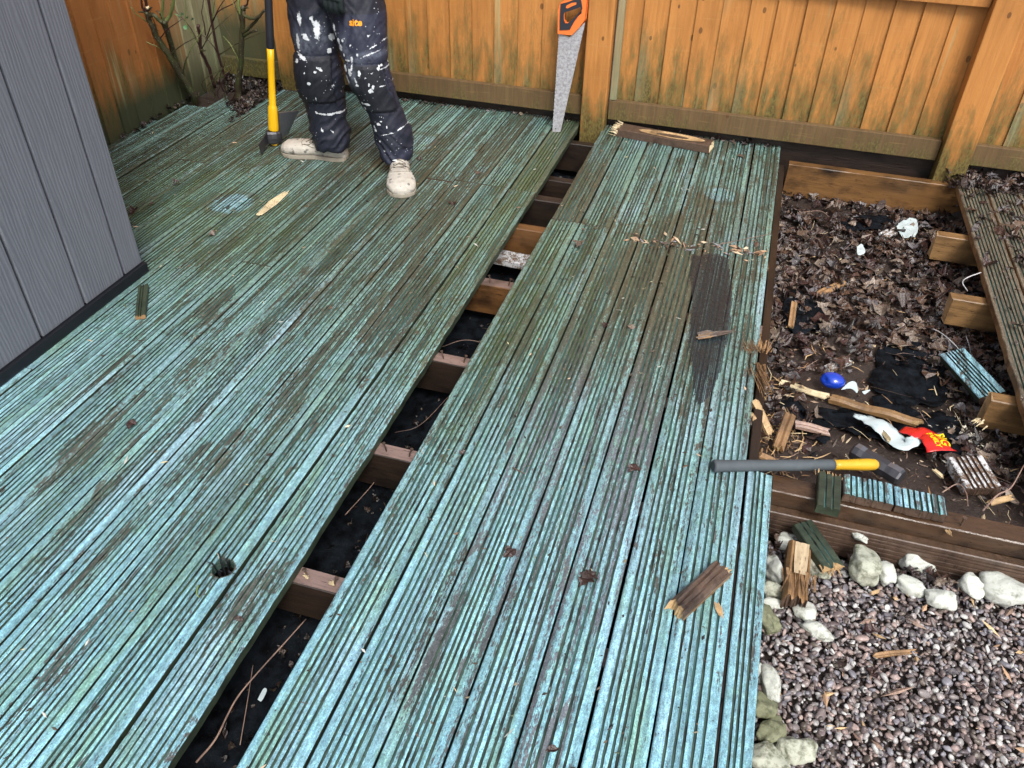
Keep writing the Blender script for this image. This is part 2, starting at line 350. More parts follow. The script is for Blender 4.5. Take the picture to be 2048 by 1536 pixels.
# ground
q = M_('wet soil'); P = q.pos(); n = q.noise(P, 40, 7, 0.7); n2 = q.noise(P, 6, 4); n3 = q.noise(P, 200, 4, 0.7)
c = q.mix(n, (0.010, 0.007, 0.006), (0.062, 0.042, 0.034)); c = q.mix(q.step(n3, 0.60, 0.72), c, (0.14, 0.105, 0.085))
q.bump(q.math('ADD', n, q.math('MULTIPLY', n3, 0.5)), 0.008, 1.0); M['soil'] = q.out(c, q.math('MULTIPLY_ADD', n2, 0.5, 0.25), 0.5)
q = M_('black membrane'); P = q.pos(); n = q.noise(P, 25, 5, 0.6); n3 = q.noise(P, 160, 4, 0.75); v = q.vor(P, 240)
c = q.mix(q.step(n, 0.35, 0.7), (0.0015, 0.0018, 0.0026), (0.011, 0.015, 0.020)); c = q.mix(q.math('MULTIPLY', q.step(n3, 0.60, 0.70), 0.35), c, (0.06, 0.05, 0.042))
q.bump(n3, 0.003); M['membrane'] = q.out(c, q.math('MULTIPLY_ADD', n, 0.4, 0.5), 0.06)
def colattr_mat(name, rough=0.45, sc_=120, va=0.5, spec=0.5, bump=0.0015):
    q = M_(name); P = q.pos(); c = q.attr('col', True); n = q.noise(P, sc_, 4, 0.65)
    c = q.mix(1.0, c, q.mix(n, (1-va,)*3, (1+va,)*3), 'MULTIPLY'); q.bump(n, bump)
    return q.out(c, q.math('MULTIPLY_ADD', n, 0.4, rough-0.2), spec)
M['leaf'] = colattr_mat('wet dead leaves', 0.30, 130, 0.65, 0.6, 0.003)
M['pebble'] = colattr_mat('pebbles', 0.36, 90, 0.45)
M['crumb'] = colattr_mat('crumbs', 0.55, 200, 0.3)
def stone_mat(name, lo, hi, moss, amt):
    q = M_(name); P = q.obj(); r = q.rnd(); off = q.comb(q.math('MULTIPLY', r, 5.0), q.math('MULTIPLY', r, 8.0), r)
    n = q.noise(q.scl(P, (14, 14, 14), off), 1, 6, 0.65); m = q.noise(q.scl(P, (38, 38, 38), off), 1, 6, 0.7); f = q.noise(q.scl(P, (200, 200, 200)), 1, 3, 0.7)
    c = q.mix(n, lo, hi); c = q.mix(q.math('MULTIPLY', q.step(m, 0.58-0.14*amt, 0.72-0.1*amt), 0.85), c, moss)
    c = q.mix(q.step(f, 0.66, 0.74), c, tuple(x*0.3 for x in lo)); q.bump(q.math('ADD', m, q.math('MULTIPLY', f, 0.4)), 0.004, 0.8)
    return q.out(c, 0.6, 0.4)
M['stonewhite'] = stone_mat('white limestone', (0.36, 0.38, 0.33), (0.66, 0.68, 0.63), (0.13, 0.13, 0.08), 0.35)
M['stonegrey'] = stone_mat('mossy limestone', (0.30, 0.32, 0.26), (0.56, 0.57, 0.46), (0.085, 0.09, 0.05), 0.9)
M['stonegreen'] = stone_mat('algae covered stone', (0.12, 0.13, 0.07), (0.29, 0.30, 0.19), (0.05, 0.055, 0.03), 0.7)

# ------------------------------------------------------------ sky is the world; ground
GZ = -0.17                       # gravel level
def pit_z(x, y):
    """height of the open soil to the right of the deck"""
    t = min(1, max(0, (y-1.80)/0.75)); z = -0.105*(1-t)-0.20*t
    z += 0.018*fbm(x*3.1, y*3.1, 2.0)+0.008*fbm(x*14, y*14, 5.0)
    e = min(1, max(0, (y-3.8)/0.35)); z = z*(1-e)+(-0.20)*e
    if x > 0.98 and y > 4.03: z = z+min(1, (x-0.98)/0.1)*min(1, (y-4.03)/0.1)*0.17
    return z
mesh('ground', [(-30, -30, -0.30), (30, -30, -0.30), (30, 30, -0.30), (-30, 30, -0.30)], [(0, 1, 2, 3)], M['soil']); tag(bpy.data.objects['ground'], kind='structure')
def sheet(name, x0, x1, y0, y1, dx, zf, mat):
    nx, ny = int((x1-x0)/dx)+1, int((y1-y0)/dx)+1
    xs = np.linspace(x0, x1, nx); ys = np.linspace(y0, y1, ny)
    v = [(x, y, zf(x, y)) for y in ys for x in xs]
    f = [(j*nx+i, j*nx+i+1, (j+1)*nx+i+1, (j+1)*nx+i) for j in range(ny-1) for i in range(nx-1)]
    return mesh(name, v, f, mat, smooth=True)
tag(sheet('soil', 0.16, 2.2, 1.83, 4.6, 0.025, pit_z, M['soil']), kind='structure')
tag(sheet('gravel_bed', 0.16, 2.4, 0.2, 1.70, 0.05, lambda x, y: GZ-0.016+0.008*nz(x*5, y*5), M['soil']), kind='structure')
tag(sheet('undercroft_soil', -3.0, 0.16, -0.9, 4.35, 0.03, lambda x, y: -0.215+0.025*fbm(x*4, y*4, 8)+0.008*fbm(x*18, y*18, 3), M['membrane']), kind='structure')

# ------------------------------------------------------------ planks
def plank(name, L, W, T, mats, ridges=7, step=0.04, j0=0.0, j1=0.0, parent=None, gw=0.0045, gd=0.0055, warp=0.0012, attrf=None, edge=0.0, seed=0, org=None, bowl=None, cell=0.004, edgeflat=0.018):
    """board along +Y from 0 to L, centred on X, top at z=0. mats = [top, groove, side, end]. Jagged ends j0 / j1."""
    rs = np.random.default_rng(seed+11)
    us, hs, g = [], [], []
    ch = 0.0025
    if ridges:
        inner = W-2*edgeflat-(ridges-1)*gw; rw = inner/(ridges-2); ws = [edgeflat]+[rw]*(ridges-2)+[edgeflat]
        ws = [max(0.006, a*(1+0.10*rs.normal())) for a in ws]; k = (W-(ridges-1)*gw)/sum(ws); ws = [a*k for a in ws]
        u = -W/2; us = [u, u+ch]; hs = [-ch, 0]; g = []
        for i, a in enumerate(ws):
            e = u+a
            if i < ridges-1:
                us += [e-0.0008, e+0.0006, e+gw-0.0006, e+gw+0.0008]; hs += [0, -gd, -gd, 0]
            else:
                us += [e-ch, e]; hs += [0, -ch]
            u = e+gw
    else:
        n = max(6, int(W/cell)); uu = np.linspace(-W/2, W/2, n+1); us = list(uu); hs = [-ch]+[0]*(n-1)+[-ch]
    us = np.array(us); hs = np.array(hs); nu = len(us)
    nst = max(2, int(L/step)+1); ts = np.linspace(0, L, nst)
    if j0 or j1: ts = np.unique(np.concatenate([ts, [0.004, 0.012, 0.03, L-0.03, L-0.012, L-0.004]])); ts = ts[(ts >= 0) & (ts <= L)]; nst = len(ts)
    def jag(a):
        if not a: return np.zeros(nu)
        f = np.interp(us, np.linspace(-W/2, W/2, max(3, int(W/0.011))+1), rs.random(max(3, int(W/0.011))+1))
        return a*(0.6*f+0.4*rs.random(nu))
    ja, jb, ja2, jb2 = jag(j0), jag(j1), jag(j0), jag(j1)
    ph = rs.random(4)*10
    verts = []; 
    for layer in (0, 1):
        for i, t in enumerate(ts):
            a, b = (ja, jb) if layer == 0 else (ja2, jb2)
            yv = a+(t/L)*(L-b-a)
            wz = warp*(math.sin(t*1.3+ph[0])+0.5*math.sin(t*4.1+ph[1])); wx = warp*0.8*math.sin(t*1.1+ph[2])
            el = edge*(0.5+0.5*noise.noise(Vector((t*9, ph[3], 1)))+0.5*noise.noise(Vector((t*31, ph[3], 2)))); er = edge*(0.5+0.5*noise.noise(Vector((t*9, ph[3], 5)))+0.5*noise.noise(Vector((t*31, ph[3], 6))))
            uu = us.copy(); uu[0] += el; uu[1] += el*0.9; uu[-1] -= er; uu[-2] -= er*0.9
            dz = bowl(uu, yv) if bowl else 0
            zz = (hs if layer == 0 else np.full(nu, -T))+wz+(dz if layer == 0 else 0)
            if ridges and layer == 0:
                jw = np.array([noise.noise(Vector((j*3.7+seed, t*34, 0))) for j in range(nu)])*0.0011; jw[:2] = 0; jw[-2:] = 0; uu = uu+jw
            verts.append(np.stack([uu+wx, yv, zz+np.zeros(nu)], 1))
    Vv = np.concatenate(verts); F = []; mi = []
    def idx(l, i, j): return (l*nst+i)*nu+j
    for i in range(nst-1):
        for j in range(nu-1):
            F.append((idx(0, i, j), idx(0, i, j+1), idx(0, i+1, j+1), idx(0, i+1, j))); 
            deep = hs[j] < -0.004 and hs[j+1] < -0.004; slope = abs(hs[j]-hs[j+1]) > 0.004
            mi.append(1 if (deep or slope) else 0)
            F.append((idx(1, i, j), idx(1, i+1, j), idx(1, i+1, j+1), idx(1, i, j+1))); mi.append(2)
        F.append((idx(0, i, 0), idx(0, i+1, 0), idx(1, i+1, 0), idx(1, i, 0))); mi.append(2)
        F.append((idx(0, i, nu-1), idx(1, i, nu-1), idx(1, i+1, nu-1), idx(0, i+1, nu-1))); mi.append(2)
    for j in range(nu-1):
        F.append((idx(0, 0, j), idx(1, 0, j), idx(1, 0, j+1), idx(0, 0, j+1))); mi.append(3)
        F.append((idx(0, nst-1, j), idx(0, nst-1, j+1), idx(1, nst-1, j+1), idx(1, nst-1, j))); mi.append(3)
    at = None
    if attrf:
        o = np.array(org if org is not None else (0, 0, 0)); at = attrf(Vv+o)
    ob = fastmesh(name, Vv, F, mats, at, False, mi, parent)
    if org is not None: ob.location = Vector(org)-(parent.location if parent else Vector((0, 0, 0)))
    return ob

# stains on the deck, as amounts at world positions (they belong to the boards)
def bl(x, y, cx, cy, rx, ry, a=0.0):
    dx, dy = x-cx, y-cy; c, s = math.cos(a), math.sin(a)
    return np.exp(-(((dx*c+dy*s)/rx)**2+((-dx*s+dy*c)/ry)**2))
PEELS = [(-1.62, 1.28, .07, .20, .75), (-1.45, 1.10, .03, .25, .6), (-1.78, 1.62, .05, .22, .6), (-1.30, 0.95, .025, .3, .6), (-1.52, 1.75, .08, .22, .45), (-1.15, 1.75, .05, .2, .4), (-1.9, 2.35, .10, .2, .4), (-1.05, 2.2, .06, .3, .45), (-1.25, 1.35, .05, .12, .4), (-0.62, 1.9, .05, .3, .3), (-0.45, 1.0, .04, .3, .35), (-0.9, 0.95, .04, .2, .35)]
RINGS = [(-2.05, 2.77, 0.105, 0.55), (-1.54, 3.665, 0.115, -0.3), (-0.055, 3.55, 0.085, 0.35)]
def stain(W, board=0.0, dpaint=0.0, dbrown=0.0, dgrey=0.0, dalg=0.0):
    x, y = W[:, 0], W[:, 1]
    lo = np.array([fbm(a*1.7, b*0.8, 3.3, 3) for a, b in zip(x, y)])
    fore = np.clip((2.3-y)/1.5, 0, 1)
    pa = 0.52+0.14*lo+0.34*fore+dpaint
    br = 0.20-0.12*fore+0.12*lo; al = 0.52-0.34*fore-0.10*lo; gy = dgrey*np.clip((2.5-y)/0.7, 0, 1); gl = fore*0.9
    br += 0.40*bl(x, y, -1.35, 3.0, 0.55, 0.55)+0.22*bl(x, y, -1.9, 3.55, 0.5, 0.45)+0.30*bl(x, y, -1.1, 3.9, 0.5, 0.3)
    br += 0.75*bl(x, y, -0.22, 2.75, 0.24, 0.42)+0.35*bl(x, y, -0.08, 2.25, 0.18, 0.5)+0.45*bl(x, y, 0.0, 3.35, 0.2, 0.25)+0.4*bl(x, y, -0.62, 3.35, 0.08, 0.35)
    br += 0.35*bl(x, y, -1.25, 2.2, 0.3, 0.4)-0.2*bl(x, y, -1.75, 1.5, 0.4, 0.5)
    al += 0.45*bl(x, y, -1.1, 1.15, 0.09, 0.5)+0.35*bl(x, y, -1.55, 1.0, 0.1, 0.4)+0.3*bl(x, y, -2.4, 2.7, 0.4, 0.5)+0.35*bl(x, y, -0.95, 3.2, 0.1, 0.7)+0.25*bl(x, y, -1.9, 2.6, 0.5, 0.4)
    al += 0.2*bl(x, y, -0.55, 2.6, 0.25, 0.9)
    pa += 0.25*bl(x, y, -0.45, 3.75, 0.3, 0.35)+0.25*bl(x, y, -1.95, 2.0, 0.3, 0.6)+0.2*bl(x, y, -1.5, 0.9, 0.4, 0.6)-0.10*bl(x, y, -1.35, 3.1, 0.7, 0.6)-0.3*bl(x, y, -0.2, 2.7, 0.25, 0.4)
    br += 0.35*bl(x, y, -2.5, 3.4, 0.4, 0.6); gy += 0.6*bl(x, y, -0.35, 1.65, 0.22, 0.30)+0.4*bl(x, y, -0.15, 1.2, 0.15, 0.5)
    for cx, cy, rx_, ry_, am_ in PEELS: e_ = bl(x, y, cx, cy, rx_, ry_); pa = pa-0.62*am_*e_; br = br+0.10*am_*e_; gl = gl*(1-0.6*e_)
    for cx, cy, r, k in RINGS:
        d = np.hypot(x-cx, y-cy)/r
        gl = gl+np.where(d < 0.85, abs(k)*0.8, 0); pa = pa+np.where(d < 0.82, 0.16*k, 0)
        br = br+0.9*np.exp(-((d-1.02)/0.16)**2); al = al-np.where(d < 0.85, 0.5, 0)
    return dict(paint=pa, algae=np.clip(al+dalg, 0, 1.4), brown=np.clip(br+dbrown, 0, 1.5), grey=np.clip(gy, 0, 1), glow=gl)
DM = [M['deck'], M['groove'], M['greenwood'], M['rot']]
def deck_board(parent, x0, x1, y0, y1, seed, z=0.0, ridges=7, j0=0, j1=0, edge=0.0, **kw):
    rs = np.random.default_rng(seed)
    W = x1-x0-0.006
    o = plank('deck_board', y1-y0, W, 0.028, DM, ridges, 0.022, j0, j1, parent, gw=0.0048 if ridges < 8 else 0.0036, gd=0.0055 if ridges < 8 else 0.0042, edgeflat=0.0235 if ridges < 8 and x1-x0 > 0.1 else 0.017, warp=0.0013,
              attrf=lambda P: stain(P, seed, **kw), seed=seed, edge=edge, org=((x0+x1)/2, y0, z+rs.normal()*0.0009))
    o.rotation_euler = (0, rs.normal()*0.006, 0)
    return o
PITCHW = 0.130
# ---- right-hand section
dr = empty('decking', (0, 0, 0), 'narrow section of teal painted grooved decking between the open gap and the leaf filled pit', 'decking')
tw = np.random.default_rng(5)
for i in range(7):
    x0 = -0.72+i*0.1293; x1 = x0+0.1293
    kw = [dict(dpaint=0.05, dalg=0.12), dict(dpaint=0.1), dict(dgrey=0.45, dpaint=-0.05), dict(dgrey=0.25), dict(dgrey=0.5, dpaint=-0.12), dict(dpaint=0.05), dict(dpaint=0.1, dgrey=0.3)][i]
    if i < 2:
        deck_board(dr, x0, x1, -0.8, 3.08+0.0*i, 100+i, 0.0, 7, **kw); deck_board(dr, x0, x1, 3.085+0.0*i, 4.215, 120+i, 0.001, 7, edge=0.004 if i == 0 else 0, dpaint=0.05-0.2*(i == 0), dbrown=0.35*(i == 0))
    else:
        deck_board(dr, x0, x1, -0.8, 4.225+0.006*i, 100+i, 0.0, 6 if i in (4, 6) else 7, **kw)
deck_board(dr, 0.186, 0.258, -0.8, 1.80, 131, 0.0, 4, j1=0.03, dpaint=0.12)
# ---- left-hand section
dl = empty('decking', (-2, 0, 0), 'wide algae stained section of teal grooved decking under the person and beside the grey shed', 'decking')
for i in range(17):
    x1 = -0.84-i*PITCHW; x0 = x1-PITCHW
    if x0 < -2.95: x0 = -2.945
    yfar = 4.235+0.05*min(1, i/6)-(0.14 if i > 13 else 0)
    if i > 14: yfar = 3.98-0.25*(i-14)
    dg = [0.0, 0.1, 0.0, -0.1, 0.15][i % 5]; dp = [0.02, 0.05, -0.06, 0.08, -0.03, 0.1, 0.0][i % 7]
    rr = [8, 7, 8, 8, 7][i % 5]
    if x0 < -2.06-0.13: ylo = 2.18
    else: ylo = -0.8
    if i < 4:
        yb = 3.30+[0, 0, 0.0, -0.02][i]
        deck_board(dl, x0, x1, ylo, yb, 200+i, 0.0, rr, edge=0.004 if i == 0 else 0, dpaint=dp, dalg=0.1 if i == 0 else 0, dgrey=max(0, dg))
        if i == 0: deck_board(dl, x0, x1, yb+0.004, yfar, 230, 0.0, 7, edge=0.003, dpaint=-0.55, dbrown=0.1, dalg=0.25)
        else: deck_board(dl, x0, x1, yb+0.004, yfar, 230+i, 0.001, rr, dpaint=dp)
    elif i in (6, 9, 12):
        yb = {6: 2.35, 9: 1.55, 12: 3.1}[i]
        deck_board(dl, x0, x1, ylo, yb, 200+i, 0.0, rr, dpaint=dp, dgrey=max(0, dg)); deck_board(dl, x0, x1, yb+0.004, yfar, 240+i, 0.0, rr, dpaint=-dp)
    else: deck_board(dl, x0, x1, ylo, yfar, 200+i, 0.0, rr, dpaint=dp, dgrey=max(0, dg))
# hole cut through the second board from the gap
def baked(o, name, mats=None, parent=None):
    dg = bpy.context.evaluated_depsgraph_get(); me = bpy.data.meshes.new_from_object(o.evaluated_get(dg)); me.name = name
    return me
hb = [o for o in bpy.data.objects if o.name.startswith('deck_board') and o.parent == dl and abs(o.location.x-2+1.035) < 0.02 and o.location.y < 0][0]
b = MB(); b.tube([(-1.008, 1.04, -0.1), (-1.008, 1.04, 0.1)], 0.027, 20); cut = b.build('cutter', M['groove']); bm_ = __import__('bmesh').new(); bm_.from_mesh(cut.data); __import__('bmesh').ops.recalc_face_normals(bm_, faces=bm_.faces[:]); bm_.to_mesh(cut.data); bm_.free()
mo = hb.modifiers.new('b', 'BOOLEAN'); mo.operation = 'DIFFERENCE'; mo.object = cut; mo.solver = 'EXACT'; mo.use_self = True
bpy.context.view_layer.update()
nm = baked(hb, 'deck_board'); hb.modifiers.clear(); print('HOLE', hb.name, len(hb.data.vertices), len(nm.vertices)); hb.data = nm; bpy.data.objects.remove(cut)

# ------------------------------------------------------------ joists
def beam(name, p0, p1, w, h, mat, label, cat='joist', group=None, jag=0.0, parent=None, topmat=None, endmat=None, seed=0):
    """rectangular timber from p0 to p1 (top centre line), slightly worn arrises"""
    p0, p1 = Vector(p0), Vector(p1); L = (p1-p0).length; n = max(2, int(L/0.05)); rs = np.random.default_rng(seed)
    sec = [(-w/2+.003, 0), (w/2-.003, 0), (w/2, -.003), (w/2, -h+.003), (w/2-.003, -h), (-w/2+.003, -h), (-w/2, -h+.003), (-w/2, -.003)]
    v = []
    off = [rs.random()*jag for _ in sec]
    for i in range(n+1):
        t = i/n*L
        for k, (a, c) in enumerate(sec):
            tt = t+(off[k] if i == 0 else 0)
            v.append((tt, a+0.0012*nz(t*7, k*3.1, seed), c+0.0012*nz(t*7, k*3.1, seed+5)))
    f = [(i*8+k, (i+1)*8+k, (i+1)*8+(k+1) % 8, i*8+(k+1) % 8) for i in range(n) for k in range(8)]
    f = [q_[::-1] for q_ in f]
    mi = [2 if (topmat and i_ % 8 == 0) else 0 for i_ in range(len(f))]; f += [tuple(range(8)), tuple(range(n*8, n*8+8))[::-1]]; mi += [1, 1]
    o = mesh(name, v, f, [mat, endmat or mat, topmat or mat], parent, midx=mi)
    d = (p1-p0).normalized(); o.location = p0; o.rotation_euler = Matrix(((d.x, -d.y, 0), (d.y, d.x, 0), (0, 0, 1))).to_euler()
    if label: tag(o, label, cat, group)
    return o
JG = 'joists showing in the gap'
names = {1.10: ('dark joist across the lowest part of the gap, nearest the camera', 'joistdark'), 1.578: ('second joist up the gap, pinkish top with screws', 'joistdark'), 2.05: ('third joist up the gap with pale pink top', 'joistdark'),
         2.56: ('fourth joist up the gap with an orange brown face and a knot', 'joist'), 3.32: ('dark dirty joist in the gap just below the upper white offcut', 'joistdark')}
for y, (lb, mt) in names.items():
    beam('joist', (-2.9, y, -0.0305), (0.19, y, -0.0305), 0.052, 0.13, M[mt], lb, 'joist', JG, seed=int(y*100), topmat=M['sheenwood'] if y < 3 else None)  # nearer joists get the painted wet sheen on their top faces
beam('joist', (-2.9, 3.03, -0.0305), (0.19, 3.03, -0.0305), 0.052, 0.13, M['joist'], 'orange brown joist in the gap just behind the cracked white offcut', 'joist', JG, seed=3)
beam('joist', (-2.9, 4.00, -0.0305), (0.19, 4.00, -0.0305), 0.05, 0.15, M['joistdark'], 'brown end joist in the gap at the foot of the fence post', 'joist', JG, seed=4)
beam('joist', (0.19, 3.545, -0.0305), (0.186, 3.545, -0.0305), 0.052, 0.13, M['joistdark'], None) if False else None
beam('white_offcut', (-0.98, 2.925, -0.115), (-0.60, 2.90, -0.115), 0.085, 0.03, M['peel'], 'cracked white painted offcut lying low in the gap beside the orange joist', 'offcut', seed=8)
beam('white_offcut', (-0.98, 3.455, -0.10), (-0.60, 3.43, -0.10), 0.07, 0.03, M['peel'], 'white painted offcut with flaking paint high up in the gap', 'offcut', seed=9)
beam('pale_batten', (-0.98, 3.585, -0.05), (-0.60, 3.575, -0.05), 0.05, 0.12, M['joistdark'], 'dark batten with pale flakes in the gap, second from the fence', 'batten', seed=10)
# rim along the right edge of the deck and the frame around the pit
rim = beam('rim_joist', (0.206, 1.86, -0.040), (0.200, 4.08, -0.038), 0.030, 0.13, M['joistdark'], 'grey brown rim joist running along the right edge of the decking', 'joist', seed=12)
beam('ledger', (0.235, 4.105, -0.03), (1.055, 4.10, -0.035), 0.05, 0.165, M['ledger'], 'long stained timber lying at the foot of the fence, behind the leaf litter', 'timber', seed=13)
beam('edge_beam', (0.262, 1.79, -0.030), (1.9, 1.79, -0.030), 0.068, 0.12, M['beamwood'], 'wet brown edge beam carrying three short pieces of green board', 'beam', seed=14)
fa = plank('grooved_fascia', 1.64, 0.115, 0.026, [M['rot'], M['rot'], M['beamwood'], M['rot']], 7, 0.05, org=(0.262, 1.7285, -0.1405), seed=15, warp=0.001, attrf=lambda P: dict(algae=np.zeros(len(P))))
fa.rotation_euler = Matrix(((0, 1, 0), (0, 0, -1), (-1, 0, 0))).to_euler()   # y->x, x->-z, z->-y
tag(fa, 'dark grooved board on edge in front of the brown beam, above the white stones', 'fascia board')
def stub(loc, L, lb, seed, ang=0.0, tilt=0.0, h=0.115):
    o = beam('joist_stub', (0, 0, 0), (L, 0, 0), 0.05, h, M['stub'], lb, 'joist stub', 'sawn joist ends under the old boards', jag=0.012, endmat=M['fresh'], seed=seed)
    o.location = Vector(loc); o.rotation_euler = (0, tilt, ang); return o
stub((0.862, 3.555, -0.034), 0.9, 'farthest sawn joist end, dark knot, below the old grooved boards near the fence', 21, -0.02)
stub((0.862, 3.030, -0.034), 0.9, 'middle sawn joist end, pale tan with a nail on top, under the old boards', 22, -0.02)
stub((0.915, 2.415, -0.036), 0.9, 'nearest sawn joist end with a torn white splinter, right edge of picture', 23, -0.02)
# remaining old boards at the right
old = empty('old_decking', (1.2, 3, 0), 'strip of bare grey brown grooved boards covered with wet leaves at the right edge', 'decking')
for i in range(4):
    x0 = 0.985+i*0.131
    plank('deck_board', 2.15-0.0*i, 0.126, 0.028, [M['olddeck'], M['groove'], M['splint'], M['splint']], 8, 0.04, 0.01, 0.012, old, attrf=lambda P: dict(stain(P), algae=0.25+0*P[:, 0], brown=0.25+0*P[:, 0], grey=0.15+0*P[:, 0]), seed=50+i, edge=0.006 if i == 0 else 0.002, org=(x0+0.063, 1.87, 0.0), gw=0.005)

# ------------------------------------------------------------ fences
def fence_panel(name, x0, x1, zt, label, y=4.215, rails=True, midrail=True, pale=None, pitch=0.122, mat='fence', zb=0.05, stile=False, kind='x', railmat='rail'):
    """close-boarded panel running along x, face towards -y; parts: boards, rails"""
    root = empty('wooden_fence', ((x0+x1)/2 if kind == 'x' else y, y if kind == 'x' else (x0+x1)/2, zb), label, 'fence')
    ox, oy, oz = root.location
    v, f, rn, pl, dk = [], [], [], [], []
    n = int(round((x1-x0)/pitch)); p = (x1-x0)/n; rs = np.random.default_rng(int(abs(x0*100))+3)
    for i in range(n):
        a = x0+i*p+rs.normal()*0.002; b = a+p+0.016; th = 0.015; yo = rs.normal()*0.0015; r_ = rs.random()
        ya, yb = y-0.012+yo, y+0.0005+yo                       # feather edge: left edge proud, right edge tucked behind the next
        base = len(v); nz_ = 14
        for k in range(nz_+1):
            z = zb+(zt-zb)*k/nz_; w = 0.0008*nz(i*3.7, z*3, 1)
            v += [(a+0.0012*w, ya+w, z), (a+p*0.5, (ya+yb)/2+w*2, z), (b, yb+w, z), (b, yb+th, z), (a, ya+th, z)]
            pp = pale(i, n, z) if pale else (0, 0)
            rn += [r_]*5; es_ = 0.8*max(0, min(1, 1.6*nz(i*1.7, z*2.5, 3)+0.1)) if i in (1, 4, 5, 9) else 0; pl += [max(pp[0], es_), pp[0], pp[0], pp[0], pp[0]]; dk += [pp[1]]*5
        for k in range(nz_):
            q0, q1 = base+k*5, base+(k+1)*5
            f += [(q0, q0+1, q1+1, q1), (q0+1, q0+2, q1+2, q1+1), (q0+2, q0+3, q1+3, q1+2), (q0+3, q0+4, q1+4, q1+3), (q0+4, q0, q1, q1+4)]
        f += [(base, base+4, base+3, base+2, base+1), tuple(base+nz_*5+j for j in range(5))]
    v = np.array(v)
    if kind == 'y': v = np.stack([2*y-v[:, 1]+0*v[:, 0], v[:, 0], v[:, 2]], 1); f = [q_[::-1] for q_ in f]
    v = v-np.array([ox, oy, oz])
    mesh('boards', v, f, M[mat], root, attrs=dict(rnd=rn, pale=pl, dark=dk))
    def rail(nm, z0, z1, mt, ya=0.047, yb=0.014):
        bx = MB()
        if kind == 'x': bx.box((x0+0.001-ox, y-ya-oy, z0-oz), (x1-0.001-ox, y-yb-oy, z1-oz), 0, 0.003)
        else: bx.box((y+yb-ox, x0-oy, z0-oz), (y+ya-ox, x1-oy, z1-oz), 0, 0.003)
        bx.build(nm, M[mt], root, attrs=dict(rnd=[0.4]*len(bx.v), pale=[0]*len(bx.v), dark=[0]*len(bx.v)))
    if rails: rail('bottom_rail', zb, zb+0.098, railmat)
    if midrail: rail('mid_rail', 0.728, 0.828, 'toprail'); rail('top_rail', zt-0.1, zt, 'toprail')
    if stile:
        bx = MB(); bx.box((x0+0.002-ox, y-0.046-oy, zb+0.1-oz), (x0+0.036-ox, y-0.0135-oy, 0.726-oz), 0, 0.003)
        bx.build('stile', M['fence'], root, attrs=dict(rnd=[0.4]*len(bx.v), pale=[0.75]*len(bx.v), dark=[0]*len(bx.v)))
    return root
ZT = 1.75
fence_panel('p', -2.425, -0.835, ZT, 'orange back fence panel behind the person, algae along its foot', zb=0.052)
fence_panel('p', -0.700, 0.893, ZT, 'widest orange back fence panel between the two posts, above the loose plank', stile=True, zb=0.046)
fence_panel('p', 1.035, 2.6, ZT, 'orange back fence panel right of the leaning post at the picture edge', zb=0.045)
fence_panel('p', -2.953, -2.56, ZT, 'narrow algae blackened fence panel in the far left corner behind the bush', zb=0.03, pale=lambda i, n, z: (0.2, 0.9*max(0, min(1, (0.44-z)/0.12))), railmat='darkrail')
def lfpale(i, n, z):
    t = i/n; p = 0.85 if t > 0.80 else (0.35 if t > 0.72 else 0.0)
    d = max(0, min(1, (0.22-z+0.10*nz(i*2.2, z*4))/0.10))*0.95
    return (p*max(0.15, min(1, (z-0.02)/0.1)), d if t < 0.86 else d*0.3)
fence_panel('p', 2.30, 4.228, ZT, 'orange side fence beyond the shed with black foot and pale green far end', y=-2.955, kind='y', mat='sidefence', pale=lfpale, rails=False, midrail=False, zb=-0.02, pitch=0.119)
fence_panel('p', 0.36, 2.295, ZT, 'side fence panel hidden behind the grey shed', y=-2.955, kind='y', mat='sidefence', rails=False, midrail=False, zb=-0.02, pitch=0.12)
def post(x0, x1, y0, y1, zb, label, lean=0.0, rnd=0.5):
    o = MB(); o.box((x0, y0, zb), (x1, y1, 1.9), 0, 0.006); v = [(x+lean*(z-zb), y, z) for x, y, z in o.v]
    cx, cy = (x0+x1)/2, (y0+y1)/2
    w = mesh('fence_post', [(a-cx, b-cy, c) for a, b, c in v], o.f, M['post'], attrs=dict(rnd=[rnd]*len(v), pale=[0]*len(v), dark=[0]*len(v)), loc=(cx, cy, 0))
    tag(w, label, 'fence post', 'square posts of the back fence'); return w
post(-0.832, -0.706, 4.118, 4.21, -0.25, 'square fence post beside the saw, green algae at its foot', 0.0)
post(0.897, 1.031, 4.118, 4.21, -0.10, 'thick orange fence post right of the long panel, foot in the leaves', 0.0, 0.9)
post(-2.558, -2.430, 4.118, 4.21, -0.25, 'dark square corner post behind the yellow handled mattock', 0.0, 0.1)
bx = MB(); bx.box((-2.95, 4.222, -0.3), (2.6, 4.248, 0.05)); tag(bx.build('gravel_board', M['gravelboard']), 'black gravel board showing in the gap under the back fence', 'gravel board')

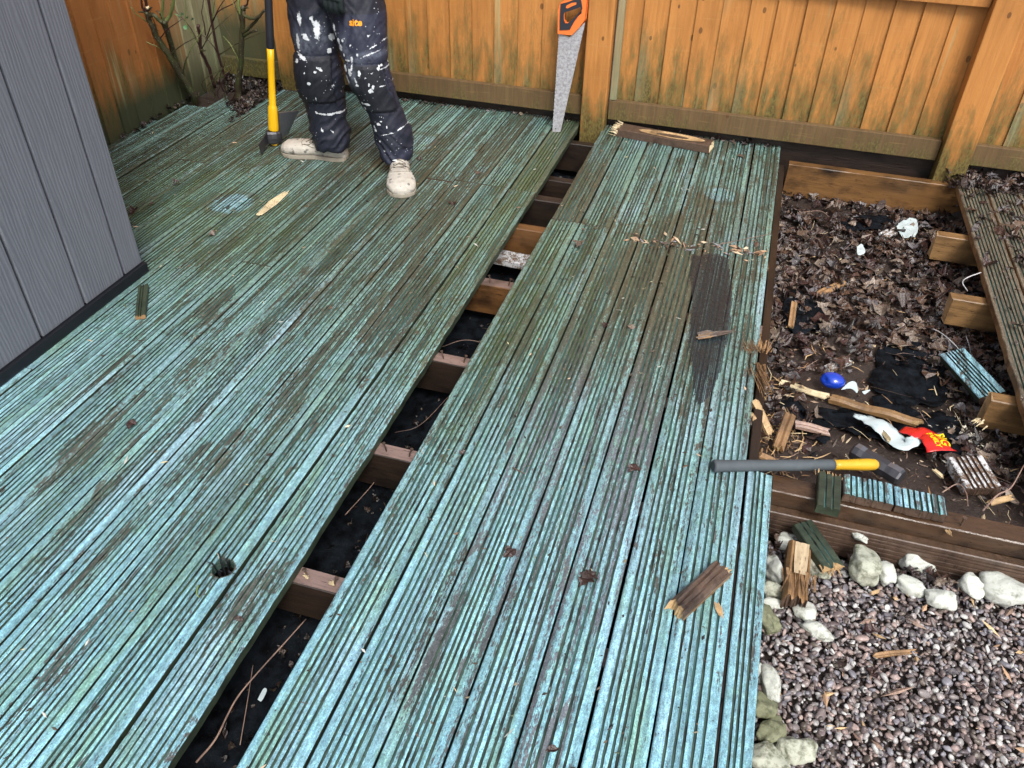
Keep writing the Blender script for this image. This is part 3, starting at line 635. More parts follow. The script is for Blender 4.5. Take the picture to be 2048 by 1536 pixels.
# ------------------------------------------------------------ shed
sh = empty('shed', (-2.045, 2.169, 0), 'grey wood effect composite shed at the left edge', 'shed')
def shw(nm, bxs, mt, ch=0.0, rn=False):
    b_ = MB(); r_ = []
    for i, (a, c) in enumerate(bxs):
        n0 = len(b_.v); b_.box(tuple(np.array(a)-np.array([-2.045, 2.169, 0])), tuple(np.array(c)-np.array([-2.045, 2.169, 0])), 0, ch); r_ += [(i*0.37) % 1.0]*(len(b_.v)-n0)
    b_.build(nm, M[mt], sh, attrs=dict(rnd=r_) if rn else None)
bds = []; y = 2.169
edges = [2.169, 2.071, 1.864, 1.657, 1.45, 1.243, 1.036, 0.829, 0.622, 0.415, 0.208, 0.0, -0.2, -0.4, -0.6]
for a, c in zip(edges[:-1], edges[1:]): bds.append(((-2.062, c+0.0055, 0.042), (-2.045, a-(0.0055 if a < 2.16 else 0), 2.05)))
shw('cladding', bds, 'composite', 0.003, True)
shw('side_cladding', [((-2.85, 2.150, 0.048), (-2.0635, 2.167, 2.05))], 'composite', 0.002, True)
shw('wall_core', [((-2.85, -0.6, 0.03), (-2.070, 2.149, 2.04))], 'blacktrim')
shw('base_trim', [((-2.86, -0.61, 0.003), (-2.032, 2.178, 0.040))], 'blacktrim', 0.003)
shw('roof', [((-2.92, -0.7, 2.053), (-1.98, 2.23, 2.10))], 'blacktrim', 0.004)

# ------------------------------------------------------------ shared small builders
def splinters(bx, base, direction, n, L, spread, w=0.004, m=0, seed=0, flat=0.5):
    rs = np.random.default_rng(seed); d = Vector(direction).normalized(); base = Vector(base)
    sx = d.cross(Vector((0, 0, 1))).normalized(); sz = sx.cross(d)
    n = int(n*1.7); L = L*0.8; w = w*0.72
    for i in range(n):
        o = base+sx*rs.normal()*spread+sz*rs.normal()*spread*0.35
        l = L*(0.45+0.8*rs.random()); dd = (d+sx*rs.normal()*0.11+sz*rs.normal()*0.10).normalized(); bend = sx*rs.normal()*0.07*l
        pts = [o, o+dd*l*0.5+bend*0.4, o+dd*l+bend]; ww = w*(0.5+rs.random())
        bx.tube(pts, [ww, ww*0.75, 0.0006], 4, m, True, flat)
def heading(o, ang, pitch=0, roll=0): o.rotation_euler = (pitch, roll, ang)
def lie(o, x, y, z, dx, dy, tilt=0.0, roll=0.0):
    """lay an object whose length is +Y at x,y,z pointing along (dx,dy)"""
    o.location = Vector((x, y, z)); a = math.atan2(-dx, dy); o.rotation_euler = Matrix.Rotation(a, 3, 'Z').to_euler() if not (tilt or roll) else (Matrix.Rotation(a, 3, 'Z') @ Matrix.Rotation(tilt, 3, 'X') @ Matrix.Rotation(roll, 3, 'Y')).to_euler()
Z0 = lambda P: dict(stain(P))
def painted(P): s_ = stain(P); return dict(paint=s_['paint']*0+0.75, algae=0.15+0*s_['paint'], brown=0.1+0*s_['paint'], grey=0.3+0*s_['paint'], glow=1+0*s_['paint'])

# leaves: lobed outline, curled
def leaf_shape(kind, rs):
    if kind == 0:   # oak like lobes
        n = 9; t = np.linspace(0, 1, n); w = 0.30*np.sin(np.pi*t**0.8)*(1+0.38*np.cos(np.arange(n)*math.pi)); w[0] = w[-1] = 0
    elif kind == 1: # plain oval
        n = 7; t = np.linspace(0, 1, n); w = 0.26*np.sin(np.pi*t); w[0] = w[-1] = 0
    else:           # pointed, torn
        n = 8; t = np.linspace(0, 1, n); w = 0.42*np.sin(np.pi*t**0.6)*(0.6+0.7*rs.random(n)); w[0] = w[-1] = 0
    wl = w*(0.8+0.4*rs.random(n)); wr = w*(0.8+0.4*rs.random(n))
    pts = np.concatenate([np.stack([-wl, t-0.5, 0*t], 1), np.stack([0*t, t-0.5, 0*t], 1), np.stack([wr, t-0.5, 0*t], 1)])
    c1, c2, c3 = rs.normal()*1.0, rs.normal()*0.9, rs.random()*0.35
    pts[:, 2] = c1*pts[:, 0]**2*1.6+c2*pts[:, 1]**2*0.6+c3*np.abs(pts[:, 0])+0.05*rs.normal(size=len(pts))
    f = []
    for i in range(n-1):
        f += [(i, n+i, n+i+1, i+1), (n+i, 2*n+i, 2*n+i+1, n+i+1)]
    return pts, np.array(f)
LEAFCOL = 0.54*np.array([[.060, .030, .022], [.10, .050, .035], [.15, .085, .055], [.045, .025, .022], [.19, .13, .095], [.075, .035, .030], [.12, .085, .075], [.34, .26, .20], [.20, .18, .19], [.028, .018, .016], [.03, .02, .016], [.05, .03, .025]])
def rotm(ax, ay, az): return np.array(Matrix.Rotation(az, 3, 'Z') @ Matrix.Rotation(ax, 3, 'X') @ Matrix.Rotation(ay, 3, 'Y'))
def litter(name, spots, size, seed, tiltv=0.35, pal=LEAFCOL, probs=None):
    rs = np.random.default_rng(seed); VV, FF, CC = [], [], []; b = 0
    for (x, y, z) in spots:
        v, f = leaf_shape(rs.integers(0, 3), rs); s_ = size*(0.35+1.15*rs.random()**1.6)
        v = (v*s_) @ rotm(rs.normal()*tiltv, rs.normal()*tiltv, rs.random()*6.3).T
        v[:, 2] -= v[:, 2].min()*0.6
        c = pal[rs.choice(len(pal), p=probs)]*(0.7+0.6*rs.random())
        VV.append(v+np.array([x, y, z])); FF.append(f+b); CC.append(np.tile(c, (len(v), 1))); b += len(v)
    return fastmesh(name, np.concatenate(VV), np.concatenate(FF), M['leaf'], dict(col=np.concatenate(CC)), False)

# ------------------------------------------------------------ leaf litter in the pit, on the old boards, in the far left corner
rs = np.random.default_rng(21); sp = []
while len(sp) < 4200:
    x = 0.20+rs.random()*1.25; y = 2.0+rs.random()*2.1
    d = 0.35+0.9*fbm(x*2.6, y*2.6, 9)+0.7*min(1, max(0, (y-2.45)/0.5))
    d -= 4*bl(x, y, 0.53, 1.98, 0.11, 0.09)+1.1*bl(x, y, 0.62, 2.33, 0.16, 0.14)+0.9*bl(x, y, 0.70, 2.62, 0.10, 0.2)+0.8*bl(x, y, 0.45, 3.95, 0.25, 0.12)+0.5*bl(x, y, 0.36, 2.85, 0.08, 0.12)
    if rs.random() < d: sp.append((x, y, pit_z(x, y)+0.002+rs.random()*0.022))
tag(litter('leaf_litter', sp, 0.050, 3, 0.26), 'wet brown dead leaves covering the soil of the open pit', 'leaf litter', kind='stuff')
sp = [(0.985+rs.random()*0.5, 2.0+rs.random()*2.05, 0.002+rs.random()*0.012) for i in range(700)]
sp = [p for p in sp if rs.random() < 0.15+0.85*min(1, max(0, (p[0]-1.02)/0.12))*min(1, max(0.15, (p[1]-2.4)/1.0)) or p[1] > 3.85]
sp += [(0.95+rs.random()*0.6, 4.0+rs.random()*0.2, -0.03+rs.random()*0.05) for i in range(260)]
tag(litter('leaf_litter', sp, 0.042, 4), 'drift of wet leaves lying on the old bare boards below the right post', 'leaf litter', kind='stuff')
tag(sheet('corner_soil', -2.95, -2.40, 3.35, 4.22, 0.02, lambda x, y: -0.02+0.03*min(1, max(0, (x+y-1.05)/0.08))*(1 if x < -2.56 or y > 4.1 else 0.0)*0.8+0.004*nz(x*20, y*20), M['soil']), kind='structure')
sp = []
while len(sp) < 900:
    x = -2.93+rs.random()*0.55; y = 3.35+rs.random()*0.85
    if x+y < 1.12+0.30*nz(x*6, y*6) or (x > -2.55 and y < 4.13): continue
    sp.append((x, y, 0.0+rs.random()*0.02))
sp += [(-2.945+rs.random()*0.03, 3.2+rs.random()*0.9, 0.004+rs.random()*0.01) for i in range(60)]
tag(litter('leaf_litter', sp, 0.030, 5, pal=LEAFCOL*0.45), 'dark leaf pile round the bush in the far left corner', 'leaf litter', kind='stuff')
sp = [(-2.4+rs.random()*1.5, 4.17+rs.random()*0.045, 0.0+rs.random()*0.006) for i in range(110)]+[(-0.68+rs.random()*0.85, 4.165+rs.random()*0.05, 0.0+rs.random()*0.006) for i in range(80)]
tag(litter('leaf_litter', sp, 0.022, 6), 'thin line of leaf scraps trapped along the foot of the back fence', 'leaf litter', kind='stuff')

# crumbs: bark, seeds, paint flakes, sawdust
def crumbs(name, n, region, zf, size, pal, seed, label, flat=0.4, el=2.0):
    rs = np.random.default_rng(seed); base = np.array([(-1, 0, 0), (1, 0, 0), (0, -1, 0), (0, 1, 0), (0, 0, -1), (0, 0, 1)], float)
    fc = np.array([(0, 2, 5), (2, 1, 5), (1, 3, 5), (3, 0, 5), (2, 0, 4), (1, 2, 4), (3, 1, 4), (0, 3, 4)])
    VV, FF, CC = [], [], []
    for i in range(n):
        x, y = region(rs); z = zf(x, y); s_ = size*(0.35+rs.random()**3*2.2)
        v = base*np.array([s_*(1+rs.random()*(el-1)), s_*(0.4+0.4*rs.random()), s_*flat])+rs.normal(size=(6, 3))*s_*0.12
        v = v @ rotm(rs.normal()*0.3, rs.normal()*0.3, rs.random()*6.3).T+np.array([x, y, z+s_*flat*0.7])
        VV.append(v); FF.append(fc+6*i); CC.append(np.tile(pal[rs.integers(len(pal))]*(0.7+0.6*rs.random()), (6, 1)))
    o = fastmesh(name, np.concatenate(VV), np.concatenate(FF), M['crumb'], dict(col=np.concatenate(CC)))
    return tag(o, label, 'debris', kind='stuff')
DK = np.array([[.03, .022, .016], [.05, .035, .025], [.09, .06, .04], [.02, .018, .015], [.16, .10, .06], [.07, .09, .045], [.20, .16, .10], [.02, .02, .018]])
def rdeck(rs):
    while True:
        if rs.random() < 0.45: x = -0.71+rs.random()*0.89; y = 0.5+rs.random()*3.7
        else: x = -0.85-rs.random()*2.05; y = 0.4+rs.random()*3.8
        if x < -2.04 and y < 2.2: continue
        if rs.random() < 0.3+0.7*bl(x, y, -0.25, 3.0, 0.4, 0.5)+0.4*bl(x, y, -1.2, 3.5, 0.8, 0.8): return x, y
crumbs('crumbs', 2600, rdeck, lambda x, y: 0.0, 0.0026, DK, 31, 'dark bark crumbs and seeds scattered over the decking')
crumbs('sawdust', 260, rdeck, lambda x, y: 0.0, 0.0024, np.array([[.6, .5, .3], [.5, .5, .45], [.62, .45, .3]]), 32, 'pale wood flecks scattered over the decking', el=4)
def rline(rs): x = -0.38+rs.random()*0.56; return x, 3.03+0.10*(x+0.1)+rs.normal()*0.012+(rs.normal()*0.05 if rs.random() < 0.45 else 0)
crumbs('wood_chips', 170, rline, lambda x, y: 0.001, 0.006, np.array([[.40, .25, .15], [.25, .15, .09], [.5, .38, .26], [.08, .05, .035], [.2, .2, .22]]), 33, 'line of brown chips and shreds across the middle of the narrow decking', el=2.5)
def rpit(rs): return 0.24+rs.random()*1.0, 1.84+rs.random()*1.2
crumbs('wood_chips', 1500, rpit, lambda x, y: pit_z(x, y)+0.001, 0.004, np.array([[.30, .20, .13], [.12, .08, .06], [.45, .35, .22], [.06, .04, .03], [.2, .15, .12]]), 34, 'wood crumbs over the trodden soil beside the sledgehammer', el=3)
def rsaw(rs): return 0.86+rs.normal()*0.055, 2.30+rs.normal()*0.09
crumbs('sawdust', 700, rsaw, lambda x, y: pit_z(x, y)+0.008, 0.0028, np.array([[.62, .58, .48], [.5, .48, .42], [.7, .66, .55]]), 35, 'pale sawdust heap right of the red wrapper', el=2)

# ------------------------------------------------------------ gravel
def ico():
    import bmesh
    bm = bmesh.new(); bmesh.ops.create_icosphere(bm, subdivisions=2, radius=1); bm.verts.index_update()
    v = np.array([w.co[:] for w in bm.verts]); f = np.array([[w.index for w in p.verts] for p in bm.faces]); bm.free(); return v, f
IV, IF = ico()
PEB = np.array([[.16, .12, .115], [.22, .17, .16], [.30, .26, .25], [.12, .095, .095], [.40, .38, .37], [.09, .075, .08], [.27, .19, .17], [.50, .49, .47], [.20, .18, .20], [.36, .26, .23], [.14, .11, .09], [.24, .23, .26]])
PEB = (PEB*0.85+PEB.mean(1, keepdims=True)*0.15)*0.9
rs = np.random.default_rng(77); VV, CC = [], []; n = 0
def gravel_layer(pitch, z0, s0):
    global n
    xs = np.arange(0.265, 1.42, pitch); ys = np.arange(0.75, 1.72, pitch)
    for x in xs:
        for y in ys:
            px, py = x+rs.normal()*pitch*0.38, y+rs.normal()*pitch*0.38
            if py > 1.695 or px < 0.24: continue
            s_ = s0*(0.50+0.75*rs.random()+0.5*(rs.random() < 0.06))
            sc3 = np.array([s_*(1+0.3*(rs.random() < 0.2)), s_*(0.58+0.34*rs.random()), s_*(0.34+0.3*rs.random())])
            k = 1+0.22*np.sin(IV @ rs.normal(size=3)*2.0+rs.random()*6)
            v = (IV*k[:, None]*sc3) @ rotm(rs.normal()*0.5, rs.normal()*0.5, rs.random()*6.3).T
            VV.append(v+np.array([px, py, z0+0.008*nz(px*6, py*6)+rs.random()*0.006])); n += 1
            CC.append(np.tile(PEB[rs.integers(len(PEB))]*(0.75+0.5*rs.random()), (len(IV), 1)))
gravel_layer(0.0118, GZ-0.006, 0.0078); gravel_layer(0.022, GZ+0.003, 0.0082)
FF = (np.arange(n)[:, None, None]*len(IV)+IF[None]).reshape(-1, 3)
tag(fastmesh('gravel', np.concatenate(VV), FF, M['pebble'], dict(col=np.concatenate(CC)), True), 'wet brown and grey rounded pea gravel', 'gravel', kind='stuff')
def rgr(rs): return 0.3+rs.random()*1.0, 0.9+rs.random()*0.75
sp = [(*rgr(rs), GZ+0.010) for i in range(34)]
tag(litter('leaf_scraps', sp, 0.034, 8, 0.2), 'dark leaf scraps lying here and there on the gravel', 'leaf litter', kind='stuff')
sp = [(0.5+rs.random()*0.8, 1.655+rs.random()*0.04, GZ+0.01+rs.random()*0.02) for i in range(120)]+[(0.285+rs.random()*0.12, 1.62+rs.random()*0.09, GZ+rs.random()*0.02) for i in range(40)]
tag(litter('leaf_litter', sp, 0.032, 9, 0.5), 'dark red leaves packed behind the white stones, below the grooved fascia', 'leaf litter', kind='stuff')
crumbs('wood_chips', 90, lambda r_: (0.3+r_.random()*0.75, 0.95+r_.random()*0.7), lambda x, y: GZ+0.009, 0.005, np.array([[.55, .38, .2], [.4, .25, .15], [.3, .2, .15]]), 36, 'brown wood chips scattered on the gravel', el=4)

# ------------------------------------------------------------ border stones
def stone(px, py, w, d, h, ang, mat, label, seed, z=None, lump=0.18, sq=0.0, rise=0.42):
    x, y = G(px, py, (z if z is not None else GZ+h*0.35))[:2]
    rs_ = np.random.default_rng(seed); import bmesh
    bm = bmesh.new(); bmesh.ops.create_icosphere(bm, subdivisions=4, radius=1); off = Vector(rs_.random(3)*20)
    cuts = [(Vector(rs_.normal(size=3)).normalized(), 0.62+0.3*rs_.random()) for _ in range(9)]
    for v in bm.verts:
        c = v.co.copy()
        if sq: c = Vector([math.copysign(abs(a)**(1-sq), a) for a in c])
        for nn, dd in cuts:
            e_ = c.dot(nn)-dd
            if e_ > 0: c = c-nn*e_*0.88
        k = 1+lump*noise.noise(c*1.1+off)*1.5+lump*0.6*noise.noise(c*2.6+off)-0.05*abs(noise.noise(c*5+off))+0.02*noise.noise(c*11+off)
        v.co = Vector((c.x*w/2*k, c.y*d/2*k, c.z*h/2*k))
    bm.verts.index_update()
    o = mesh('border_stone', [v.co[:] for v in bm.verts], [[v.index for v in f.verts] for f in bm.faces], M[mat], smooth=True); bm.free()
    o.location = (x, y, (z if z is not None else GZ)+h*rise-0.004); o.rotation_euler = (0, 0, ang)
    return tag(o, label, 'stone', 'white border stones round the gravel')
ST = [ # px,py,w,d,h,ang,mat,label
 (1725, 1132, .085, .125, .085, .15, 'stonegrey', 'tall pear shaped mottled grey stone, largest in the row below the beam'),
 (1772, 1145, .055, .085, .06, .15, 'stonewhite', 'narrow pale stone leaning on the pear shaped grey stone'),
 (1832, 1128, .095, .060, .055, -.3, 'stonewhite', 'smooth oval cream stone lying across, right of the narrow pale one'),
 (1820, 1172, .070, .050, .045, -.2, 'stonewhite', 'small white stone tucked under the smooth oval cream one'),
 (1878, 1198, .090, .070, .055, .2, 'stonewhite', 'rough round white stone at the front of the right hand row'),
 (1942, 1170, .070, .085, .07, .1, 'stonewhite', 'blocky white stone between the rough round one and the slab'),
 (2015, 1182, .130, .100, .075, -.15, 'stonewhite', 'biggest flat white slab of rock at the right picture edge'),
 (1640, 1128, .085, .085, .075, .3, 'stonegrey', 'dark mottled stone under the green splintered board end'),
 (1718, 1077, .055, .025, .022, -.4, 'stonewhite', 'thin white pebble lying on top of the pear shaped stone'),
 (1798, 1092, .045, .03, .03, -.4, 'stonewhite', 'small white stone half hidden by a dark red leaf'),
 (1852, 1106, .04, .03, .03, .2, 'stonewhite', 'small pale stone behind the smooth oval one, near the fascia'),
 (1888, 1113, .045, .03, .03, -.2, 'stonewhite', 'flat white chip of stone near the fascia, rightmost of the small ones'),
 (1562, 1045, .06, .05, .05, .2, 'stonewhite', 'pitted white stone in the corner between decking and fascia'),
 (1575, 1085, .065, .06, .055, .7, 'stonewhite', 'angular bluish white stone behind the upright split chunk'),
 (1548, 1140, .055, .095, .07, .3, 'stonewhite', 'pale egg shaped stone half under the decking edge, upper left'),
 (1545, 1180, .065, .05, .045, .1, 'stonegrey', 'round grey green stone against the decking, above the flat cream one'),
 (1545, 1207, .07, .03, .03, .1, 'stonewhite', 'flat cream stone squeezed against the decking edge'),
 (1535, 1240, .075, .08, .06, .2, 'stonegreen', 'large olive green stone against the decking edge'),
 (1607, 1222, .06, .075, .045, .5, 'stonewhite', 'white stone in front of the upright split chunk'),
 (1635, 1262, .085, .05, .045, -.2, 'stonewhite', 'curved white stone with black pits lying alone on the gravel'),
 (1516, 1345, .05, .05, .05, .3, 'stonewhite', 'pale stone showing just past the decking edge, middle of the left row'),
 (1540, 1372, .045, .105, .06, .25, 'stonewhite', 'bright white long stone standing next to the decking edge'),
 (1528, 1412, .07, .06, .055, .2, 'stonegreen', 'green grey stone directly below the bright white long stone'),
 (1545, 1460, .055, .085, .05, -.5, 'stonegreen', 'leaning mossy stone in the lower left row'),
 (1592, 1500, .085, .075, .055, .1, 'stonegrey', 'rounded moss stained stone at the bottom of the picture'),
 (1535, 1520, .10, .07, .055, -.3, 'stonegrey', 'big pale olive stone cut off by the bottom picture edge'),
]
for i, a in enumerate(ST): stone(*a, seed=300+i, sq=0.12 if a[6] != 'stonewhite' else 0.2*(i % 3 == 0), z=(GZ+0.065 if i == 8 else None))

# ------------------------------------------------------------ pieces of board and split wood
def gpiece(name, x, y, z, L, W, T, dx, dy, mats, label, cat, ridges, j0, j1, seed, attrf=painted, tilt=0.0, roll=0.0, bowl=None, **k):
    o = plank(name, L, W, T, [M[m] for m in mats], ridges, 0.012, j0, j1, attrf=lambda P: attrf(P), org=(x, y, z), seed=seed, warp=0.0008, bowl=bowl, **k)
    lie(o, x, y, z, dx, dy, tilt, roll); return tag(o, label, cat)
gpiece('board_offcut', 0.508, 1.765, 0.003, 0.088, 0.128, 0.028, 0.02, 1, ['deck', 'groove', 'rot', 'rot'], 'short ribbed blue green board piece on the beam, left one of two', 'board offcut', 8, 0.006, 0.008, 61)  # end faces of both ribbed pieces: dark wood with their shadow put into the colour
gpiece('board_offcut', 0.642, 1.764, 0.003, 0.080, 0.128, 0.028, 0.0, 1, ['deck', 'groove', 'rot', 'rot'], 'short ribbed blue green board piece on the beam with nails, right one of two', 'board offcut', 8, 0.006, 0.008, 62)
o = gpiece('board_offcut', 0.404, 1.698, 0.006, 0.150, 0.060, 0.030, 0.03, 1, ['greenwood', 'groove', 'greenwood', 'greenwood'], 'dark green board end with fresh yellow break, leftmost piece on the beam', 'board offcut', 3, 0.002, 0.03, 63)
b = MB(); splinters(b, (0.408, 1.83, -0.008), (0.02, 1, 0.15), 16, 0.022, 0.018, 0.0026, 0, 5); t = b.build('split_end', M['fresh']); t.parent = o; t.matrix_parent_inverse = o.matrix_basis.inverted() if False else Matrix.LocRotScale(o.location, o.rotation_euler, None).inverted()
def chip_bowl(u, y): return -0.012*np.exp(-((u/0.022)**2))*np.exp(-(((y-0.30)/0.16)**4))
# loose plank by the fence
lp = plank('loose_plank', 0.51, 0.092, 0.038, [M['rot'], M['rot'], M['rot'], M['pale']], 0, 0.015, 0.035, 0.01, org=(-0.655, 4.125, 0.040), seed=64, warp=0.001)
lie(lp, -0.648, 4.118, 0.040, 1.0, -0.145); tag(lp, 'dark broken plank with an orange scraped face lying by the fence foot', 'plank')
bx = MB(); N = 26
for i in range(N):
    pass
vv, ff = [], []
for i in range(25):
    t_ = i/24; y = 0.13+0.34*t_; w_ = 0.036*math.sin(math.pi*min(1, max(0, t_)))**0.45+0.0005
    c_ = 0.004+0.012*(0.5-t_)
    for k in range(7):
        u_ = (k/6*2-1); vv.append((c_+u_*w_, y+0.004*nz(u_*3, i), 0.0012-0.0035*(1-u_*u_)*math.sin(math.pi*t_)+0.0008))
for i in range(24):
    for k in range(6): a = i*7+k; ff.append((a, a+1, a+8, a+7))
t = mesh('scraped_face', vv, ff, M['fresh'], lp, smooth=True)
b = MB(); splinters(b, (0, 0.03, -0.012), (0, -1, 0.1), 46, 0.045, 0.026, 0.0035, 0, 6); b.build('split_end', M['pale'], lp); b = MB(); splinters(b, (-0.03, 0.49, -0.02), (0.1, 1, 0), 10, 0.02, 0.008, 0.003, 0, 7); b.build('split_end', M['pale'], lp)
# chunk on the deck at the bottom right
ck = plank('wood_chunk', 0.220, 0.050, 0.036, [M['rot'], M['rot'], M['splint'], M['fresh']], 0, 0.008, 0.032, 0.045, org=(0, 0, 0), seed=65, warp=0.002, bowl=lambda u, y: 0.003*np.sin(y*60)*np.sin(u*90)-0.010*(np.abs(u)/0.025)**2.5+0.0025*np.sin(u*420+y*25))
lie(ck, 0.055, 1.225, 0.033, 0.50, 0.86, roll=0.12); tag(ck, 'dark wet chunk of rotten board with yellow broken ends lying on the narrow decking', 'wood chunk')
b = MB(); splinters(b, (0.006, 0.19, -0.020), (0.25, 1, 0.0), 5, 0.028, 0.006, 0.0045, 0, 9); b.build('split_end', M['fresh'], ck)
def splob(name, px, py, px2, py2, w, mat, label, cat='splinter', n=9, seed=0, z=0.006, z2=None, wide=0.3):
    a, c = Vector(G(px, py, z)), Vector(G(px2, py2, z if z2 is None else z2)); d = c-a; b_ = MB(); rs_ = np.random.default_rng(seed)
    sx = d.normalized().cross(Vector((0, 0, 1))).normalized()
    for i in range(n):
        o1 = sx*w*(i/(max(1, n-1))-0.5)*1.0 if n > 1 else Vector((0, 0, 0)); s0 = rs_.random()*wide*0.4; s1 = 1-rs_.random()*wide
        r_ = w/max(1, n)*0.95
        p = [d*s0+o1*0.7, d*(s0+s1)/2+o1*1.1+Vector((0, 0, rs_.random()*w*0.15)), d*s1+o1*0.8]
        b_.tube(p, [r_*0.4, r_, r_*0.3], 5, 0, True, 0.8)
    o_ = b_.build(name, M[mat], loc=a); return tag(o_, label, cat)
splob('splinter', 1432, 1203, 1446, 1240, 0.012, 'fresh', 'small yellow splinter right beside the dark wood chunk on the decking', n=5, seed=1)
splob('splinter', 516, 431, 577, 381, 0.026, 'pale', 'long pale yellow splinter lying on the left decking below the boots', n=4, seed=2, wide=0.15)
splob('splinter', 1218, 290, 1250, 300, 0.006, 'pale', 'tiny white splinter left of the loose plank', n=1, seed=3) if False else None
o = plank('broken_stick', 0.215, 0.034, 0.016, [M['greenwood'], M['greenwood'], M['greenwood'], M['splint']], 3, 0.02, 0.006, 0.004, org=(0, 0, 0), seed=66, attrf=painted)
lie(o, *G(279, 632, 0.017)[:2], 0.018, *(G(287, 556, 0.017)-G(279, 632, 0.017))[:2]); tag(o, 'short grey green strip of board leaning by the shed corner', 'wood strip')
# bark like shard on the mesh
b = MB(); A = G(1392, 672, .008); B = G(1472, 662, .012); d = B-A
for i in range(12):
    rr = np.random.default_rng(i); oy = (i-6)*0.0032; s0 = rr.random()*0.1; s1 = (0.5+0.5*rr.random()) if i < 8 else 0.35+0.3*rr.random()
    b.tube([d*s0+np.array([0, oy, 0]), d*(s0+s1)/2+np.array([0, oy*1.2, 0.004]), d*s1+np.array([0, oy*0.4, 0.002])], [0.003, 0.0042, 0.001], 5, 0 if i % 3 else 1)
tag(b.build('bark_shard', [M['rot'], M['splint']], loc=A), 'dark splintered shard with orange tip lying on the black mesh', 'wood shard')
# split chunks by the stones
ck = plank('wood_chunk', 0.20, 0.058, 0.045, [M['splint'], M['splint'], M['splint'], M['rot']], 0, 0.008, 0.03, 0.012, org=(0, 0, 0), seed=67, warp=0.002, bowl=lambda u, y: 0.006*np.sin(u*260)+0.004*np.sin(y*50+u*60))
lie(ck, *G(1588, 1215, -0.125)[:2], -0.115, 0.02, 1, tilt=0.12); tag(ck, 'thick split chunk of timber with a pale cream face standing among the white stones', 'wood chunk')
vv, ff = [], []
for i in range(15):
    t_ = i/14
    for k in range(7): u_ = k/6*2-1; vv.append((u_*0.018*(1-0.75*t_**3*(0.6+0.4*math.cos(u_*9)))+0.004, 0.19-0.10*t_, 0.010+0.002*nz(u_*2, t_*3)))
for i in range(14):
    for k in range(6): a = i*7+k; ff.append((a, a+7, a+8, a+1))
mesh('cream_face', vv, ff, M['creamwood'], ck, smooth=False)
b = MB(); splinters(b, (0, 0.10, 0.000), (0.05, -1, -0.03), 22, 0.085, 0.020, 0.0038, 0, 19); b.build('split_fibres', M['splint'], ck)
ck = plank('wood_chunk', 0.165, 0.058, 0.026, [M['greenwood'], M['groove'], M['greenwood'], M['fresh']], 3, 0.01, 0.005, 0.03, org=(0, 0, 0), seed=68, attrf=painted)
P1, P2 = G(1605, 1045, -0.085), G(1655, 1118, -0.10); lie(ck, P1[0], P1[1], -0.080, *(P2-P1)[:2], tilt=-0.10); tag(ck, 'dull green grooved board end with a splintered yellow break on the mottled stone', 'wood chunk')
b = MB(); splinters(b, (0.0, 0.135, -0.014), (0.1, 1, -0.1), 11, 0.035, 0.018, 0.0055, 0, 10); b.build('split_end', M['fresh'], ck)
b = MB(); P1 = G(1600, 1000, -0.078); b.tube([(0, 0, 0), (0.03, -0.008, 0.006), (0.062, -0.028, 0.0)], [0.009, 0.014, 0.010], 7, 0, True, 0.45)
tag(b.build('bark_piece', M['pinkwood'], loc=P1), 'small pinkish bark curl on the ledge below the beam', 'bark')
b = MB(); splinters(b, (0, 0, 0.0), (0.3, -1, 0.1), 8, 0.02, 0.004, 0.003, 0, 10); tag(b.build('splinter', M['fresh'], loc=G(1895, 1060, -0.03)), 'tiny yellow splinter at the front of the beam, right of the ribbed pieces', 'splinter')

# splintered edge of the narrow decking
for i, (px, py, dx, dy, n_, L) in enumerate([(1500, 705, -0.3, 0.3, 26, 0.05), (1505, 730, 0.1, -0.6, 22, 0.08), (1512, 745, 0.25, -1, 16, 0.12), (1520, 700, 0.1, 0.9, 12, 0.07)]):
    b = MB(); splinters(b, G(px+6, py, -0.005), (dx, dy, 0.12), n_, L, 0.014, 0.0028, 0, 40+i)
    tag(b.build('splinters', M['splint']), ['topmost tuft of pale splinters on the right decking edge, spreading up left', 'middle tuft of splinters at the right decking edge, pointing down', 'longest tuft of brown splinters hanging off the right decking edge', 'short tuft of splinters pointing up along the right decking edge'][i], 'splinters', 'splinter tufts on the decking edge')
def shard(px, py, px2, py2, w, th, mat, label, seed, z=-0.05, z2=-0.10, jag=0.03, cat='wood shard', tip=None):
    a, c = Vector(G(px, py, z)), Vector(G(px2, py2, z2)); d = c-a; L = d.length
    o_ = plank('wood_shard', L, w, th, [M[mat]]*3+[M[tip or mat]], 0, 0.01, jag*0.5, jag, org=(0, 0, 0), seed=seed, warp=0.003, bowl=lambda u, y: 0.003*np.sin(u*300+seed)+0.003*np.sin(y*40))
    t_ = math.asin(max(-1, min(1, d.z/L))); lie(o_, a.x, a.y, a.z, d.x, d.y, tilt=t_); return tag(o_, label, cat)
shard(1508, 795, 1548, 872, 0.026, 0.018, 'fresh', 'yellow tan shard hanging at the decking edge above the sledgehammer, upper of two', 71, -0.02, -0.09, 0.03)
shard(1503, 825, 1528, 868, 0.022, 0.014, 'fresh', 'yellow tan shard at the decking edge above the sledgehammer, shorter lower one', 72, -0.02, -0.09, 0.03)
shard(1583, 822, 1555, 900, 0.036, 0.025, 'splint', 'reddish brown split block leaning left, above the hammer handle', 73, -0.06, -0.10, 0.03, tip='fresh')
shard(1588, 845, 1665, 862, 0.030, 0.010, 'pinkwood', 'flat pinkish strip of wood left of the white plastic, above the hammer', 74, -0.11, -0.12, 0.02)
shard(1558, 762, 1662, 792, 0.026, 0.010, 'pale', 'pale yellow lath lying under the blue object', 75, -0.155, -0.15, 0.02)
